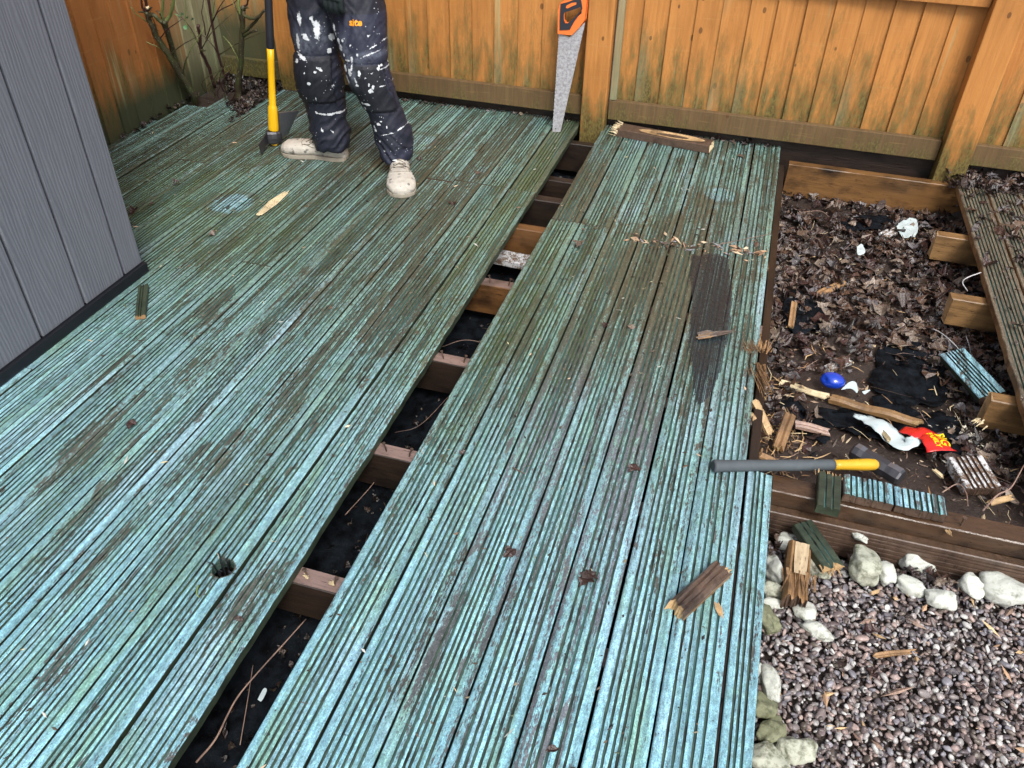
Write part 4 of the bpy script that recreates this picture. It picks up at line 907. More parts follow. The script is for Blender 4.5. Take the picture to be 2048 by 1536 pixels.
shard(1655, 790, 1850, 845, 0.030, 0.018, 'stub', 'long orange brown lath pointing at the red wrapper', 76, -0.15, -0.13, 0.05, tip='fresh')
shard(1655, 735, 1705, 715, 0.030, 0.020, 'peel', 'white painted bit of wood behind the blue object', 77, -0.16, -0.16, 0.02)
shard(1520, 905, 1560, 925, 0.02, 0.01, 'splint', 'dark reddish shard touching the hammer handle near the decking edge', 78, -0.05, -0.08, 0.02)
shard(1755, 855, 1780, 883, 0.014, 0.007, 'pale', 'pale pointed splinter poking from under the white plastic', 79, -0.12, -0.11, 0.02)
shard(1865, 935, 1890, 958, 0.011, 0.006, 'pale', 'small cream splinter on bare soil left of the white crumbling block', 80, -0.09, -0.09, 0.02)
shard(1582, 655, 1590, 600, 0.022, 0.018, 'splint', 'short split piece of wood standing in the leaves near the decking, pale top', 81, -0.17, -0.12, 0.02, tip='fresh')
shard(1635, 590, 1690, 560, 0.030, 0.016, 'splint', 'brown broken piece of wood in the middle of the leaf litter', 82, -0.17, -0.165, 0.02)
shard(1765, 470, 1800, 455, 0.05, 0.012, 'peel', 'white ribbed fragment near the far joist end', 83, -0.17, -0.16, 0.01)
shard(1975, 1005, 2030, 990, 0.016, 0.008, 'fresh', 'curved orange strip of wood near the right picture edge by the beam', 84, -0.075, -0.07, 0.03)
shard(1740, 1185, 1760, 1180, 0.008, 0.004, 'fresh', 'small yellow sliver on the gravel below the pear shaped stone', 85, -0.16, -0.16, 0.01)
shard(1745, 1312, 1840, 1300, 0.012, 0.006, 'splint', 'long thin orange sliver lying alone on the open gravel', 86, -0.158, -0.158, 0.03)
o = plank('painted_block', 0.13, 0.105, 0.035, [M['peel'], M['rot'], M['peel'], M['rot']], 6, 0.01, 0.012, 0.014, org=(0, 0, 0), seed=87, warp=0.003, attrf=painted, gw=0.007)
P1, P2 = G(1975, 985, -0.07), G(1925, 915, -0.07); lie(o, P1[0]-0.01, P1[1], -0.062, *(P2-P1)[:2], tilt=0.1); tag(o, 'crumbling white painted ribbed block of wood below the nearest joist end', 'wood block')
o = plank('board_offcut', 0.30, 0.085, 0.026, DM, 6, 0.02, 0.006, 0.004, org=(0.9, 2.5, -0.1), seed=88, warp=0.002, attrf=painted)
P1, P2 = G(1985, 790, -0.075), G(1925, 725, -0.10); lie(o, P1[0], P1[1], -0.075, *(P2-P1)[:2], tilt=-0.12, roll=-0.35); tag(o, 'blue green ribbed board piece sloping down beside the nearest joist end', 'board offcut')
b = MB(); splinters(b, G(1960, 840, -0.09), (-0.5, -0.6, -0.1), 12, 0.04, 0.010, 0.004, 0, 50); tag(b.build('torn_splinter', M['pale']), 'white torn splinters at the face of the nearest joist end', 'splinters')
# nails and small splinters on the joist tops
k = 0
NL = {(1.10, 0): 'left nail with yellow splinters on the lowest joist in the gap', (1.10, 1): 'right nail on the lowest joist in the gap', (1.578, 0): 'left screw on the second joist up the gap', (1.578, 1): 'right screw on the second joist up the gap',
      (2.05, 0): 'left rusty screw on the third joist up the gap', (2.05, 1): 'right rusty screw on the third joist up the gap', (2.56, 0): 'left nail on the fourth joist up the gap', (2.56, 1): 'right nail on the fourth joist up the gap'}
for (y, s_), lb in NL.items():
    x = -0.815 if s_ == 0 else -0.745; b = MB(); ln = 0.008*(s_*2-1)
    b.tube([(0, 0, -0.006), (ln*0.3, 0.001, 0.012), (ln, 0.003, 0.026)], [0.0024, 0.0024, 0.0024], 8); b.tube([(ln, 0.003, 0.026), (ln*1.1, 0.0033, 0.0285)], [0.0055, 0.005], 10)
    r_ = tag(b.build('screw', M['rot'], loc=(x, y-0.004, -0.0305)), lb, 'screw', 'screws left standing on the joists')
    if y < 1.2:
        b = MB(); splinters(b, (0, 0, 0.006), (-0.4, -0.3, 0.5), 9, 0.018, 0.004, 0.0028, 0, 60+s_); b.build('splinter', M['pale'], r_)
b = MB(); b.tube([(0, 0, 0), (-0.001, 0, 0.03)], 0.003, 8); b.tube([(-0.001, 0, 0.03), (-0.001, 0, 0.033)], 0.006, 10); tag(b.build('screw', M['rot'], loc=(0.752, 1.775, -0.031)), 'upright screw on the beam right of the ribbed pieces', 'screw', 'screws left standing on the joists')

# ------------------------------------------------------------ roots, twigs
def twig(name, pts, r, mat, label, cat='twig', k=6, taper=0.5):
    P = smooth_curve(pts, k); b_ = MB(); n_ = len(P); b_.tube(P, [r*(1-taper*i/n_) for i in range(n_)], 6)
    return tag(b_.build(name, M[mat], smooth=True), label, cat)
def gp(L): return [G(a, b_, z) for a, b_, z in L]
twig('root', gp([(392, 1525, -.19), (430, 1480, -.185), (455, 1430, -.17), (478, 1390, -.16), (520, 1340, -.15), (570, 1285, -.14), (612, 1238, -.15)]), 0.0028, 'pinkwood', 'long pale root running along the nearest part of the gap', 'root')
twig('root', gp([(480, 1490, -.19), (492, 1420, -.18), (500, 1370, -.17), (506, 1330, -.16)]), 0.0012, 'pinkwood', 'hair thin root beside the long pale root in the gap', 'root')
twig('root', gp([(690, 1030, -.17), (740, 975, -.15), (765, 940, -.15)]), 0.0013, 'pinkwood', 'thin straight root just below the second joist in the gap', 'root')
twig('root', gp([(790, 865, -.17), (840, 850, -.15), (900, 790, -.15)]), 0.0012, 'pinkwood', 'thin root crossing the gap above the second joist', 'root')
twig('root', gp([(880, 695, -.17), (930, 680, -.14), (985, 690, -.15)]), 0.0014, 'pinkwood', 'fine curved root over the membrane above the third joist', 'root')
twig('cable', gp([(1935, 582, -.05), (1925, 565, -.02), (1935, 555, 0.0), (1962, 545, 0.01)]), 0.0022, 'whitewood', 'white wire loop above the middle joist end', 'wire', taper=0)
twig('cable', gp([(1860, 655, -.17), (1885, 668, -.16), (1910, 690, -.16), (1918, 700, -.17)]), 0.0022, 'whitewood', 'white wire curving below the middle joist end', 'wire', taper=0)
twig('cable', gp([(1932, 672, -.15), (1938, 690, -.16), (1943, 715, -.17)]), 0.0018, 'whitewood', 'short straight white wire right under the middle joist end', 'wire', taper=0)
twig('cable', gp([(1930, 748, -.16), (1945, 775, -.16), (1962, 783, -.16)]), 0.0018, 'whitewood', 'white wire left of the sloping blue green board piece', 'wire', taper=0)
twig('twig', gp([(1600, 425, -.17), (1640, 422, -.15), (1660, 435, -.16)]), 0.0016, 'pinkwood', 'pale curved grass stem at the top of the leaf litter')
twig('twig', gp([(1965, 1022, -.06), (1995, 990, -.05), (2022, 975, -.04), (2048, 930, -.03)]), 0.0028, 'pinkwood', 'grey forked twig at the right edge by the crumbling block')
twig('twig', gp([(1884, 985, -.07), (1915, 968, -.06), (1932, 985, -.05), (1936, 1012, -.03)]), 0.0022, 'pinkwood', 'pale bent rootlet hanging over the beam')
twig('twig', gp([(1025, 935, .003), (1050, 948, .004)]), 0.002, 'rot', 'short dark twig on the narrow decking, left part')
twig('twig', gp([(1425, 492, .003), (1480, 480, .006), (1540, 468, .004)]), 0.0014, 'pinkwood', 'thin pale stem across the narrow decking near the chip line')
twig('grass_blade', gp([(397, 1170, .004), (393, 1185, .008), (398, 1195, .003)]), 0.0018, 'olive', 'small yellow green blade on the left decking near the black hole')

# black stuff in the hole
b = MB()
for i, (dx, dy, L, w_, lean) in enumerate([(0.0, 0.0, 0.085, 0.0075, 0.0), (0.012, 0.006, 0.06, 0.005, -0.01), (-0.014, -0.002, 0.04, 0.0035, -0.03), (-0.004, -0.014, 0.035, 0.004, 0.01), (0.015, -0.008, 0.03, 0.004, 0.02), (0.004, 0.016, 0.045, 0.004, 0.0)]):
    b.tube([(dx, dy, -0.035), (dx+lean*0.4, dy, L*0.3), (dx+lean, dy+0.002, L-0.03)], [w_, w_, w_*0.6], 5, 0, True, 0.35)
tag(b.build('black_plastic_stub', M['blackplastic'], loc=(-1.008, 1.04, 0.0)), 'black plastic strips poking out of the round hole in the left decking', 'plastic strip')

# ------------------------------------------------------------ black mesh on the narrow deck
poly = [G(*p)[:2] for p in [(1383, 508), (1400, 512), (1425, 506), (1457, 516), (1462, 560), (1466, 600), (1462, 640), (1458, 672), (1450, 705), (1440, 750), (1425, 782), (1408, 806), (1396, 812), (1388, 792), (1385, 740), (1378, 690), (1380, 640), (1384, 600), (1380, 555)]]
def inside(x, y):
    c_ = False
    for i in range(len(poly)):
        (x1, y1), (x2, y2) = poly[i], poly[i-1]
        if (y1 > y) != (y2 > y) and x < (x2-x1)*(y-y1)/(y2-y1)+x1: c_ = not c_
    return c_
pt = 0.0056; vv, ff = [], []; ww_ = 0.00095
def mz(x, y): return 0.0028+0.0022*nz(x*12, y*7, 4)+0.0012*nz(x*40, y*30)
NX = int(0.22/pt); NY = int(1.05/pt); X0, Y0 = -0.13, 2.0
inn = [[inside(X0+i*pt, Y0+j*pt) for j in range(NY)] for i in range(NX)]
def pth(i, j): x = X0+i*pt; y = Y0+j*pt; s_ = 0.003*nz(y*6, 1.0); return x+s_, y+0.002*nz(x*20, y*3), mz(x, y)
for i in range(NX-1):
    for j in range(NY-1):
        if inn[i][j] and inn[i+1][j]:
            a, c_ = pth(i, j), pth(i+1, j); k = len(vv); vv += [(a[0], a[1]-ww_, a[2]), (c_[0], c_[1]-ww_, c_[2]), (c_[0], c_[1]+ww_, c_[2]), (a[0], a[1]+ww_, a[2])]; ff.append((k, k+1, k+2, k+3))
        if inn[i][j] and inn[i][j+1]:
            a, c_ = pth(i, j), pth(i, j+1); k = len(vv); vv += [(a[0]-ww_, a[1], a[2]+.0006), (a[0]+ww_, a[1], a[2]+.0006), (c_[0]+ww_, c_[1], c_[2]+.0006), (c_[0]-ww_, c_[1], c_[2]+.0006)]; ff.append((k, k+1, k+2, k+3))
tag(mesh('plastic_mesh', vv, ff, M['meshplastic']), 'torn strip of fine black plastic mesh lying along the narrow decking', 'plastic mesh')

# membrane scraps in the pit
def scrap(name, outline, z, mat, label, cat, amp=0.012, seed=0, th=0.0012, n=20, attrs=False, zf=None):
    """irregular sheet: outline in world xy, wrinkled"""
    P = np.array([p[:2] for p in outline]); c_ = P.mean(0); vv = []; ff = []; m_ = len(P)*4
    Q = [np.array(p[:2]) for p in smooth_curve([(*p[:2], 0) for p in list(outline)+[outline[0]]], 6)][:-1]; m_ = len(Q); ir = 0.30 if amp > 0.008 else 0.10; Q = [c_+(p-c_)*(1+ir*fbm(p[0]*14, p[1]*14, seed+.5)+ir*0.6*nz(p[0]*60, p[1]*60, seed)) for p in Q]
    for r_ in range(n+1):
        for k_ in range(m_):
            p = c_+(Q[k_]-c_)*(r_/n); zz = (zf(p[0], p[1]) if zf else z)+amp*(0.9*(0.45-abs(fbm(p[0]*10+seed, p[1]*10, seed)))+0.45*(0.3-abs(nz(p[0]*34, p[1]*26, seed))))
            vv.append((p[0], p[1], zz))
    for r_ in range(n):
        for k_ in range(m_): ff.append((r_*m_+k_, (r_+1)*m_+k_, (r_+1)*m_+(k_+1) % m_, r_*m_+(k_+1) % m_))
    o_ = mesh(name, vv, ff, M[mat], smooth=True); s_ = o_.modifiers.new('t', 'SOLIDIFY'); s_.thickness = th; s_.offset = 0
    return tag(o_, label, cat)
def gs(L, z): return [G(a, b_, z) for a, b_ in L]
pz = lambda d: (lambda x, y: pit_z(x, y)+d)
scrap('membrane_scrap', gs([(1680, 445), (1720, 432), (1780, 435), (1790, 448), (1740, 458), (1690, 458)], -.17), -.165, 'membrane', 'folded black membrane near the long timber by the fence', 'membrane', 0.03, 1, zf=pz(0.02))
scrap('membrane_scrap', gs([(1650, 805), (1720, 810), (1790, 790), (1870, 820), (1930, 850), (1935, 905), (1880, 925), (1780, 900), (1700, 870), (1620, 850)], -.16), -.15, 'membrane', 'large torn sheet of black membrane under the red wrapper', 'membrane', 0.028, 2, zf=pz(0.008))
scrap('membrane_scrap', gs([(1760, 700), (1850, 690), (1900, 740), (1880, 800), (1800, 800), (1740, 760)], -.18), -.17, 'membrane', 'muddy black membrane patch left of the sloping green board piece', 'membrane', 0.02, 3, zf=pz(0.012))
scrap('membrane_scrap', gs([(1625, 890), (1650, 888), (1720, 948), (1690, 955), (1650, 930)], -.11), -.10, 'blackplastic', 'dark grey plastic strip poking out under the sledgehammer handle', 'plastic strip', 0.004, 4, zf=pz(0.006))
scrap('membrane_scrap', gs([(1555, 790), (1600, 800), (1640, 850), (1660, 880), (1620, 870), (1570, 835)], -.14), -.13, 'membrane', 'narrow black membrane fold between the pale lath and the split block', 'membrane', 0.02, 5, zf=pz(0.012))
scrap('membrane_scrap', gs([(1570, 590), (1620, 600), (1650, 650), (1600, 665), (1560, 640)], -.18), -.17, 'membrane', 'glossy dark membrane patch in the leaves beside the decking', 'membrane', 0.02, 6, zf=pz(0.022))

# wrapper with red and white parts
def strip(name, cl, w0, mat, parent=None, loc=None, nv=9, sag=0.0):
    C = smooth_curve(cl, 6); vv = []; ff = []; n_ = len(C); fr = []
    for i, c_ in enumerate(C):
        t_ = C[min(i+1, n_-1)]-C[max(i-1, 0)]; t_ = t_/np.linalg.norm(t_); s_ = np.array([t_[1], -t_[0], 0]); s_ /= np.linalg.norm(s_); w_ = w0(i/(n_-1)); fr.append((c_, s_, w_))
        for k_ in range(nv): u_ = k_/(nv-1)*2-1; vv.append(c_+s_*u_*w_+np.array([0, 0, -sag*u_*u_+0.002*nz(u_*3, i*0.4)+0.007*(0.4-abs(nz(u_*2.2+i*0.21, i*0.17, 4)))])+s_*0.010*nz(u_*2, i*0.35, 7))
    for i in range(n_-1):
        for k_ in range(nv-1): a = i*nv+k_; ff.append((a, a+1, a+nv+1, a+nv))
    o_ = mesh(name, vv, ff, M[mat], parent, smooth=True); m_ = o_.modifiers.new('t', 'SOLIDIFY'); m_.thickness = 0.0008
    return o_, fr
M['redfoil'] = plain('red wrapper foil', (0.62, 0.018, 0.015), 0.28, 0.6, 0, 0.15, 40, 0.001)
M['whitefoil'] = plain('pale blue white wrapper inside', (0.50, 0.60, 0.62), 0.35, 0.5, 0, 0.2, 30, 0.001)
M['yellowprint'] = plain('yellow print', (0.85, 0.62, 0.01), 0.3, 0.5, 0, 0.08)
wr = empty('crisp_wrapper', G(1800, 870, -.15), 'crumpled food wrapper, red side reading BIG FAMILY in yellow, white inside showing', 'wrapper')
wl = np.array(wr.location)
w1, fr = strip('red_side', [p-wl for p in gp([(1806, 856, -.115), (1830, 862, -.100), (1853, 868, -.095), (1872, 882, -.085), (1884, 902, -.090)])], lambda t: 0.024+0.022*t, 'redfoil', wr, sag=0.006)
w2, _ = strip('white_side', [p-wl for p in gp([(1708, 829, -.125), (1735, 838, -.12), (1762, 850, -.11), (1785, 872, -.12), (1806, 888, -.115), (1828, 880, -.10), (1845, 868, -.108)])], lambda t: 0.010+0.026*math.sin(math.pi*min(1, t*1.05)), 'whitefoil', wr, sag=0.004)
b = MB()
for (px, py, px2, py2) in [(1766, 862, 1785, 872), (1790, 862, 1782, 880), (1812, 870, 1830, 872), (1815, 880, 1828, 886)]:
    b.tube([G(px, py, -.103)-wl, G(px2, py2, -.103)-wl], 0.0028, 6, 0, True, 0.4)
def text_mesh(body, size, bold=0.0):
    cu = bpy.data.curves.new('t', 'FONT'); cu.body = body; cu.size = size; cu.align_x = 'CENTER'; cu.align_y = 'CENTER'; cu.offset = bold; cu.resolution_u = 3
    o_ = bpy.data.objects.new('t', cu); col.objects.link(o_); bpy.context.view_layer.update()
    me = bpy.data.meshes.new_from_object(o_.evaluated_get(bpy.context.evaluated_depsgraph_get())); bpy.data.objects.remove(o_); return me
def drape_text(name, body, size, center, ax, ay, target_bvh, mat, parent, loc0, bold, lift=0.0012, dirv=Vector((0, 0, -1)), back=0.1):
    me = text_mesh(body, size, bold); import bmesh
    bm = bmesh.new(); bm.from_mesh(me); bmesh.ops.triangulate(bm, faces=bm.faces[:]); bmesh.ops.subdivide_edges(bm, edges=[e for e in bm.edges if e.calc_length() > size*0.12], cuts=1)
    ax, ay, center = Vector(ax), Vector(ay), Vector(center)
    for v in bm.verts:
        p = center+ax*v.co.x+ay*v.co.y; h = target_bvh.ray_cast(p-dirv*back, dirv, 1.0)
        v.co = (h[0] if h[0] is not None else p)-dirv*lift
    for v in bm.verts: v.co -= Vector(loc0)
    bm.to_mesh(me); bm.free(); me.name = name; me.materials.append(M[mat]); o_ = bpy.data.objects.new(name, me); col.objects.link(o_); o_.parent = parent
    return o_
from mathutils.bvhtree import BVHTree
def bvh_of(o, off): me = o.data; return BVHTree.FromPolygons([Vector(v.co)+Vector(off) for v in me.vertices], [list(p.vertices) for p in me.polygons])
bv = bvh_of(w1, wl)
c1 = G(1884, 880, -.09)
ax_ = (G(1896, 902, -.09)-G(1870, 862, -.09)); ax_ /= np.linalg.norm(ax_); ay_ = np.array([-ax_[1], ax_[0], 0])
drape_text('lettering', 'BIG', 0.040, c1, ax_, ay_, bv, 'yellowprint', wr, wl, 0.0012)
drape_text('lettering', 'FAMILY', 0.0225, c1-ay_*0.026, ax_, ay_, bv, 'yellowprint', wr, wl, 0.0008)
drape_text('lettering', 'PACK', 0.018, c1-ay_*0.040, ax_, ay_, bv, 'yellowprint', wr, wl, 0.0006) if False else None
b = MB(); P = G(1826, 851, -.105)
# blue ball
import bmesh
bm = bmesh.new(); bmesh.ops.create_uvsphere(bm, u_segments=40, v_segments=24, radius=1)
for v in bm.verts:
    c_ = v.co.copy(); k_ = 1-0.22*math.exp(-((c_-Vector((-0.75, -0.55, 0.30))).length/0.42)**2)-0.05*noise.noise(c_*1.6)
    v.co = Vector((c_.x*0.041*k_, c_.y*0.031*k_, c_.z*0.027*k_))
bm.verts.index_update()
q = M_('glossy blue plastic'); M['blue'] = q.out((0.008, 0.045, 0.42), 0.12, 0.8)
o = mesh('blue_ball', [v.co[:] for v in bm.verts], [[v.index for v in f.verts] for f in bm.faces], M['blue'], smooth=True); bm.free()
P = G(1662, 770, -.155); o.location = (P[0], P[1], -.135); o.rotation_euler = (0, 0, -0.1); tag(o, 'dented glossy blue plastic ball lying in the litter', 'ball')
scrap('plastic_scrap', gs([(1680, 785), (1700, 768), (1712, 772), (1712, 790), (1700, 782)], -.15), -.14, 'whitefoil', 'white plastic scrap right behind the blue ball', 'plastic scrap', 0.004, 9)
scrap('plastic_scrap', gs([(1722, 788), (1738, 785), (1728, 793)], -.15), -.14, 'whitefoil', 'tiny white plastic chip right of the blue ball', 'plastic scrap', 0.003, 10)
scrap('plastic_scrap', gs([(1788, 462), (1800, 448), (1830, 450), (1832, 475), (1805, 482)], -.17), -.155, 'whitefoil', 'bluish white torn plastic beside the far joist end', 'plastic scrap', 0.01, 11)
scrap('plastic_scrap', gs([(1712, 500), (1722, 495), (1728, 512), (1714, 516)], -.17), -.155, 'whitefoil', 'small white plastic bit among the leaves in the middle of the pit', 'plastic scrap', 0.006, 12)
scrap('plastic_scrap', gs([(516, 1402), (528, 1380), (534, 1384), (524, 1405)], -.17), -.165, 'whitefoil', 'small white plastic tag on the soil in the nearest part of the gap', 'plastic scrap', 0.003, 13)
uz = lambda x, y: -0.215+0.025*fbm(x*4, y*4, 8)+0.008*fbm(x*18, y*18, 3)
sp = []
for i in range(420):
    x, y = -0.90+rs.random()*0.22, 0.4+rs.random()*3.6; sp.append((x, y, uz(x, y)+0.004))
tag(litter('leaf_litter', sp, 0.022, 15, 0.5, LEAFCOL*0.35), 'few dark leaves on the soil at the bottom of the gap', 'leaf litter', kind='stuff')

# ------------------------------------------------------------ single leaves on the decking
LV = [(905, 408, .05, 'dark red brown leaf on the left decking midway between boot and gap', 0), (268, 426, .055, 'dark red leaf touching the shed edge on the left decking', 0), (303, 408, .035, 'small reddish leaf just right of the shed edge leaf', 1),
      (1156, 493, .05, 'dark curled leaf on the narrow decking beside the upper gap', 2), (1175, 1160, .062, 'large purple brown leaf in the lower middle of the narrow decking', 0), (1265, 940, .05, 'black curled leaf on the narrow decking left of the hammer end', 2),
      (926, 906, .022, 'small dark leaf on the board joint beside the gap, lower half', 2), (955, 348, .045, 'brown leaf on the left decking near the saw', 0), (1018, 1105, .036, 'grey brown crumpled leaf in the left part of the narrow decking', 2),
      (262, 850, .05, 'faint brown leaf on the left decking below the shed', 1), (478, 1240, .026, 'brown curled scrap near the gap below the black hole', 2), (426, 470, .035, 'small black leaf on the left decking below the round stain', 2),
      (1262, 655, .034, 'pale brown curled leaf in the middle of the narrow decking', 2), (1210, 652, .034, 'grey leaf left of the pale curled one on the narrow decking', 0), (355, 370, .04, 'reddish leaf on the left decking near the shed top edge', 0),
      (1480, 312, .04, 'dark scrap at the far right corner of the narrow decking', 2), (1105, 1500, .03, 'small brown leaf scrap at the bottom of the narrow decking', 1), (840, 320, .035, 'dark leaf right behind the boot pointing at the camera', 0), (780, 332, .03, 'dark small leaf between the two boots', 1)]
for i, (px, py, s_, lb, kd) in enumerate(LV):
    r_ = np.random.default_rng(900+i); v, f = leaf_shape(kd, r_); v = v*s_; v[:, 2] -= v[:, 2].min(); c_ = [LEAFCOL[0], LEAFCOL[5], LEAFCOL[6], LEAFCOL[4]][i % 4] if i not in (12,) else LEAFCOL[7]
    o = mesh('dead_leaf', v, f, M['leaf'], attrs=dict(col=np.tile(c_, (len(v), 1))), loc=G(px, py, 0.0015)); o.rotation_euler = (r_.normal()*0.06, r_.normal()*0.06, r_.random()*6.3)
    tag(o, lb, 'leaf', 'single dead leaves on the decking')

# ------------------------------------------------------------ tools
# sledgehammer lying on the deck edge
A = G(1426, 932, 0.022); B = G(1754, 929, -0.035); B2 = G(1768, 930, -0.045)
hm = empty('sledgehammer', (A+B)/2, 'sledgehammer with grey handle and yellow neck lying over the decking edge', 'sledgehammer'); hl = np.array(hm.location)
d = (B-A); L = np.linalg.norm(d); d = d/L
ts = [0, 0.004, 0.012, 0.04, 0.10, 0.2, 0.30, 0.40, 0.5, 0.6, 0.7, 0.725]; rr = [0.013, 0.017, 0.0185, 0.0175, 0.0165, 0.0165, 0.0165, 0.0165, 0.0165, 0.0165, 0.0162, 0.0158]
b = MB(); b.tube([A+d*L*t-hl for t in ts], rr, 20); g_ = b.build('grip', M['greyrubber'], hm, smooth=True)
b = MB(); b.tube([A+d*L*t-hl for t in (-0.002, -0.0045)], [0.0125, 0.011], 20); b.build('end_cap', M['blackplastic'], g_)
b = MB(); b.tube([A+d*L*t-hl for t in (0.726, 0.76, 0.82, 0.9, 0.95, 0.985, 1.0)], [0.0150, 0.0148, 0.0155, 0.0172, 0.0175, 0.016, 0.011], 20); b.build('neck', M['oldyellow'], hm, smooth=True)
H0, H1 = G(1708, 900, -0.050), G(1803, 956, -0.046); hd = H1-H0; hL = np.linalg.norm(hd); hd = hd/hL; hx = np.cross(hd, [0, 0, 1]); hx /= np.linalg.norm(hx); hz = np.cross(hx, hd)
secs = [(-0.002, .020), (.004, .024), (.020, .025), (.034, .0235), (.055, .0245), (hL*0.5+.02, .0245), (hL-.045, .0235), (hL-.028, .025), (hL-.006, .025), (hL, .021)]
v, f, mi = [], [], []
for t, r_ in secs:
    for k in range(8):
        a = math.pi/8+k*math.pi/4; v.append(H0+hd*t+(hx*math.cos(a)+hz*math.sin(a))*r_*1.14+np.array([0, 0, -0.002])-hl)
for i in range(len(secs)-1):
    for k in range(8): f.append((i*8+k, i*8+(k+1) % 8, (i+1)*8+(k+1) % 8, (i+1)*8+k)); mi.append(1 if (k in (1, 2) and (i in (1, 2) or i in (6, 7))) else 0)  # lit upper facets at both head ends painted in paler steel
f += [tuple(range(8))[::-1], tuple(range(len(secs)*8-8, len(secs)*8))]; mi += [0, 0]
mesh('hammer_head', v, f, [M['steel'], M['steelface']], hm, midx=mi)

# hand saw leaning on the fence
def SP(px, py, off=0.0):     # on the plane of the leaning blade
    d_ = ray(px, py); o_ = np.array([0, 4.036-off, 0.0]); n_ = np.array([0, 1.0, -0.16]); t_ = n_ @ (o_-CAM)/(n_ @ d_); return CAM+d_*t_
sawr = empty('hand_saw', SP(1113, 262), 'hand saw with orange and black handle standing on its tip against the fence', 'saw'); sl = np.array(sawr.location)
def plate(name, outer, mat, parent, th, off=0.0, inner=None, loc0=sl, proj=SP):
    n_ = np.array([0, 1.0, -0.16]); n_ /= np.linalg.norm(n_)
    Po = [proj(*p) for p in outer]; v = []; f = []
    if inner is None:
        k = len(Po); v = [p-n_*(off+th)-loc0 for p in Po]+[p-n_*off-loc0 for p in Po]
        f = [tuple(range(k))[::-1], tuple(range(k, 2*k))]+[(i, (i+1) % k, k+(i+1) % k, k+i) for i in range(k)]
    else:
        Pi = [proj(*p) for p in inner]; k = len(Po); assert len(Pi) == k
        for s_ in (off+th, off): v += [p-n_*s_-loc0 for p in Po]; v += [p-n_*s_-loc0 for p in Pi]
        for i in range(k):
            j = (i+1) % k; f += [(i, j, k+j, k+i)[::-1], (2*k+i, 2*k+j, 3*k+j, 3*k+i), (i, 2*k+i, 2*k+j, j), (k+i, k+j, 3*k+j, 3*k+i)]
    o_ = mesh(name, v, f, M[mat], parent)
    if th > 0.004:
        m_ = o_.modifiers.new('b', 'BEVEL'); m_.width = 0.0018; m_.segments = 2; m_.limit_method = 'ANGLE'; m_.angle_limit = R(40)
    return o_
q = M_('speckled saw steel'); P = q.obj(); n1 = q.noise(q.scl(P, (1, 1, 1)), 160, 5, 0.7); n2 = q.noise(P, 25, 4)
n1 = q.noise(q.scl(P, (1, 1, 1)), 95, 6, 0.75); c = q.mix(q.step(n1, 0.38, 0.62), (0.25, 0.24, 0.26), (0.47, 0.48, 0.50)); c = q.mix(q.math('MULTIPLY', q.step(n2, 0.5, 0.75), 0.35), c, (0.22, 0.21, 0.19))
M['sawsteel'] = q.out(c, 0.45, 0.5, 0.25)
teeth = []
for i in range(56):
    t_ = i/55; x = 1119.5-0.5*0-13.2*t_; y = 66+(262-66)*t_; teeth.append((x-(0.9 if i % 2 else 0), y))
blade = [(1171.5, 44), (1140, 74)]+teeth+[(1107, 263), (1122, 263)]
plate('blade', blade, 'sawsteel', sawr, 0.0011, 0.011)
bx = MB(); hole = SP(1112.5, 256); b = MB(); b.tube([hole+np.array([0, -0.0126, 0.001])-sl, hole+np.array([0, -0.0132, 0.001])-sl], 0.003, 12); b.build('hang_hole', M['blackplastic'], sawr)
outer = [(1118, 66), (1118, 40), (1119, 18), (1122, 6), (1130, 0), (1142, -4), (1156, -8), (1166, -11), (1175, -10), (1176, 0), (1174, 20), (1172, 38), (1160, 55), (1146, 69), (1132, 68)]
inner = [(1133, 45), (1130, 38), (1130, 30), (1131, 24), (1138, 22), (1144, 20), (1150, 18), (1157, 16), (1163, 13), (1165, 12), (1166, 18), (1166, 26), (1158, 33), (1148, 43), (1140, 45)]
plate('handle', outer, 'orange', sawr, 0.022, 0.0005, inner)
outer2 = [(1122, 59), (1122, 40), (1123, 18), (1124, 7), (1132, 5), (1142, 2), (1152, -2), (1160, -5), (1164, -3), (1165, 3), (1166, 10), (1167, 16), (1163, 25), (1150, 43), (1142, 58)]
inner2 = [(1132.5, 46), (1129.5, 38), (1129.5, 30), (1130.5, 23.5), (1138, 21.5), (1144, 19.5), (1150, 17.5), (1157, 15.5), (1163, 12.5), (1163.5, 13.5), (1164, 17), (1163.5, 22), (1157, 29), (1147, 39), (1139, 46)]
grp = plate('grip', outer2, 'rubber', sawr, 0.028, -0.0025, inner2)
plate('grip_inset', [(1134, 15), (1136, 10), (1146, 5), (1155, 4), (1155, 8), (1146, 12), (1138, 16)], 'orange', grp, 0.0022, 0.026)

# mattock standing on its head
MT = G(545, 293, 0.0); mt = empty('mattock', (MT[0], MT[1]+0.02, 0), 'mattock with yellow and black handle standing head down beside the person', 'mattock'); ml = np.array(mt.location)
HB = np.array([ml[0], ml[1], 0.018]); HT = V(537, 2, ml[1]+0.03); hdv = HT-HB; hdv = hdv/hdv[2]
def MP(z): return HB+hdv*(z-0.018)-ml
b = MB(); b.tube([MP(z) for z in (0.0745, .079, .10, .15, .185, .192, .196, .3, .4, .455)], [.0255, .0262, .0262, .0245, .0225, .0195, .0178, .0165, .0165, .0168], 20, flat=0.86)
b.build('yellow_shaft', M['yellow'], mt, smooth=True)
b = MB(); b.tube([MP(z) for z in (.4555, .46, .52, .62, .74, .86, .93, .945)], [.0165, .0185, .0185, .018, .0185, .020, .024, .018], 20, flat=0.9)
b.build('grip', M['rubber'], mt, smooth=True)
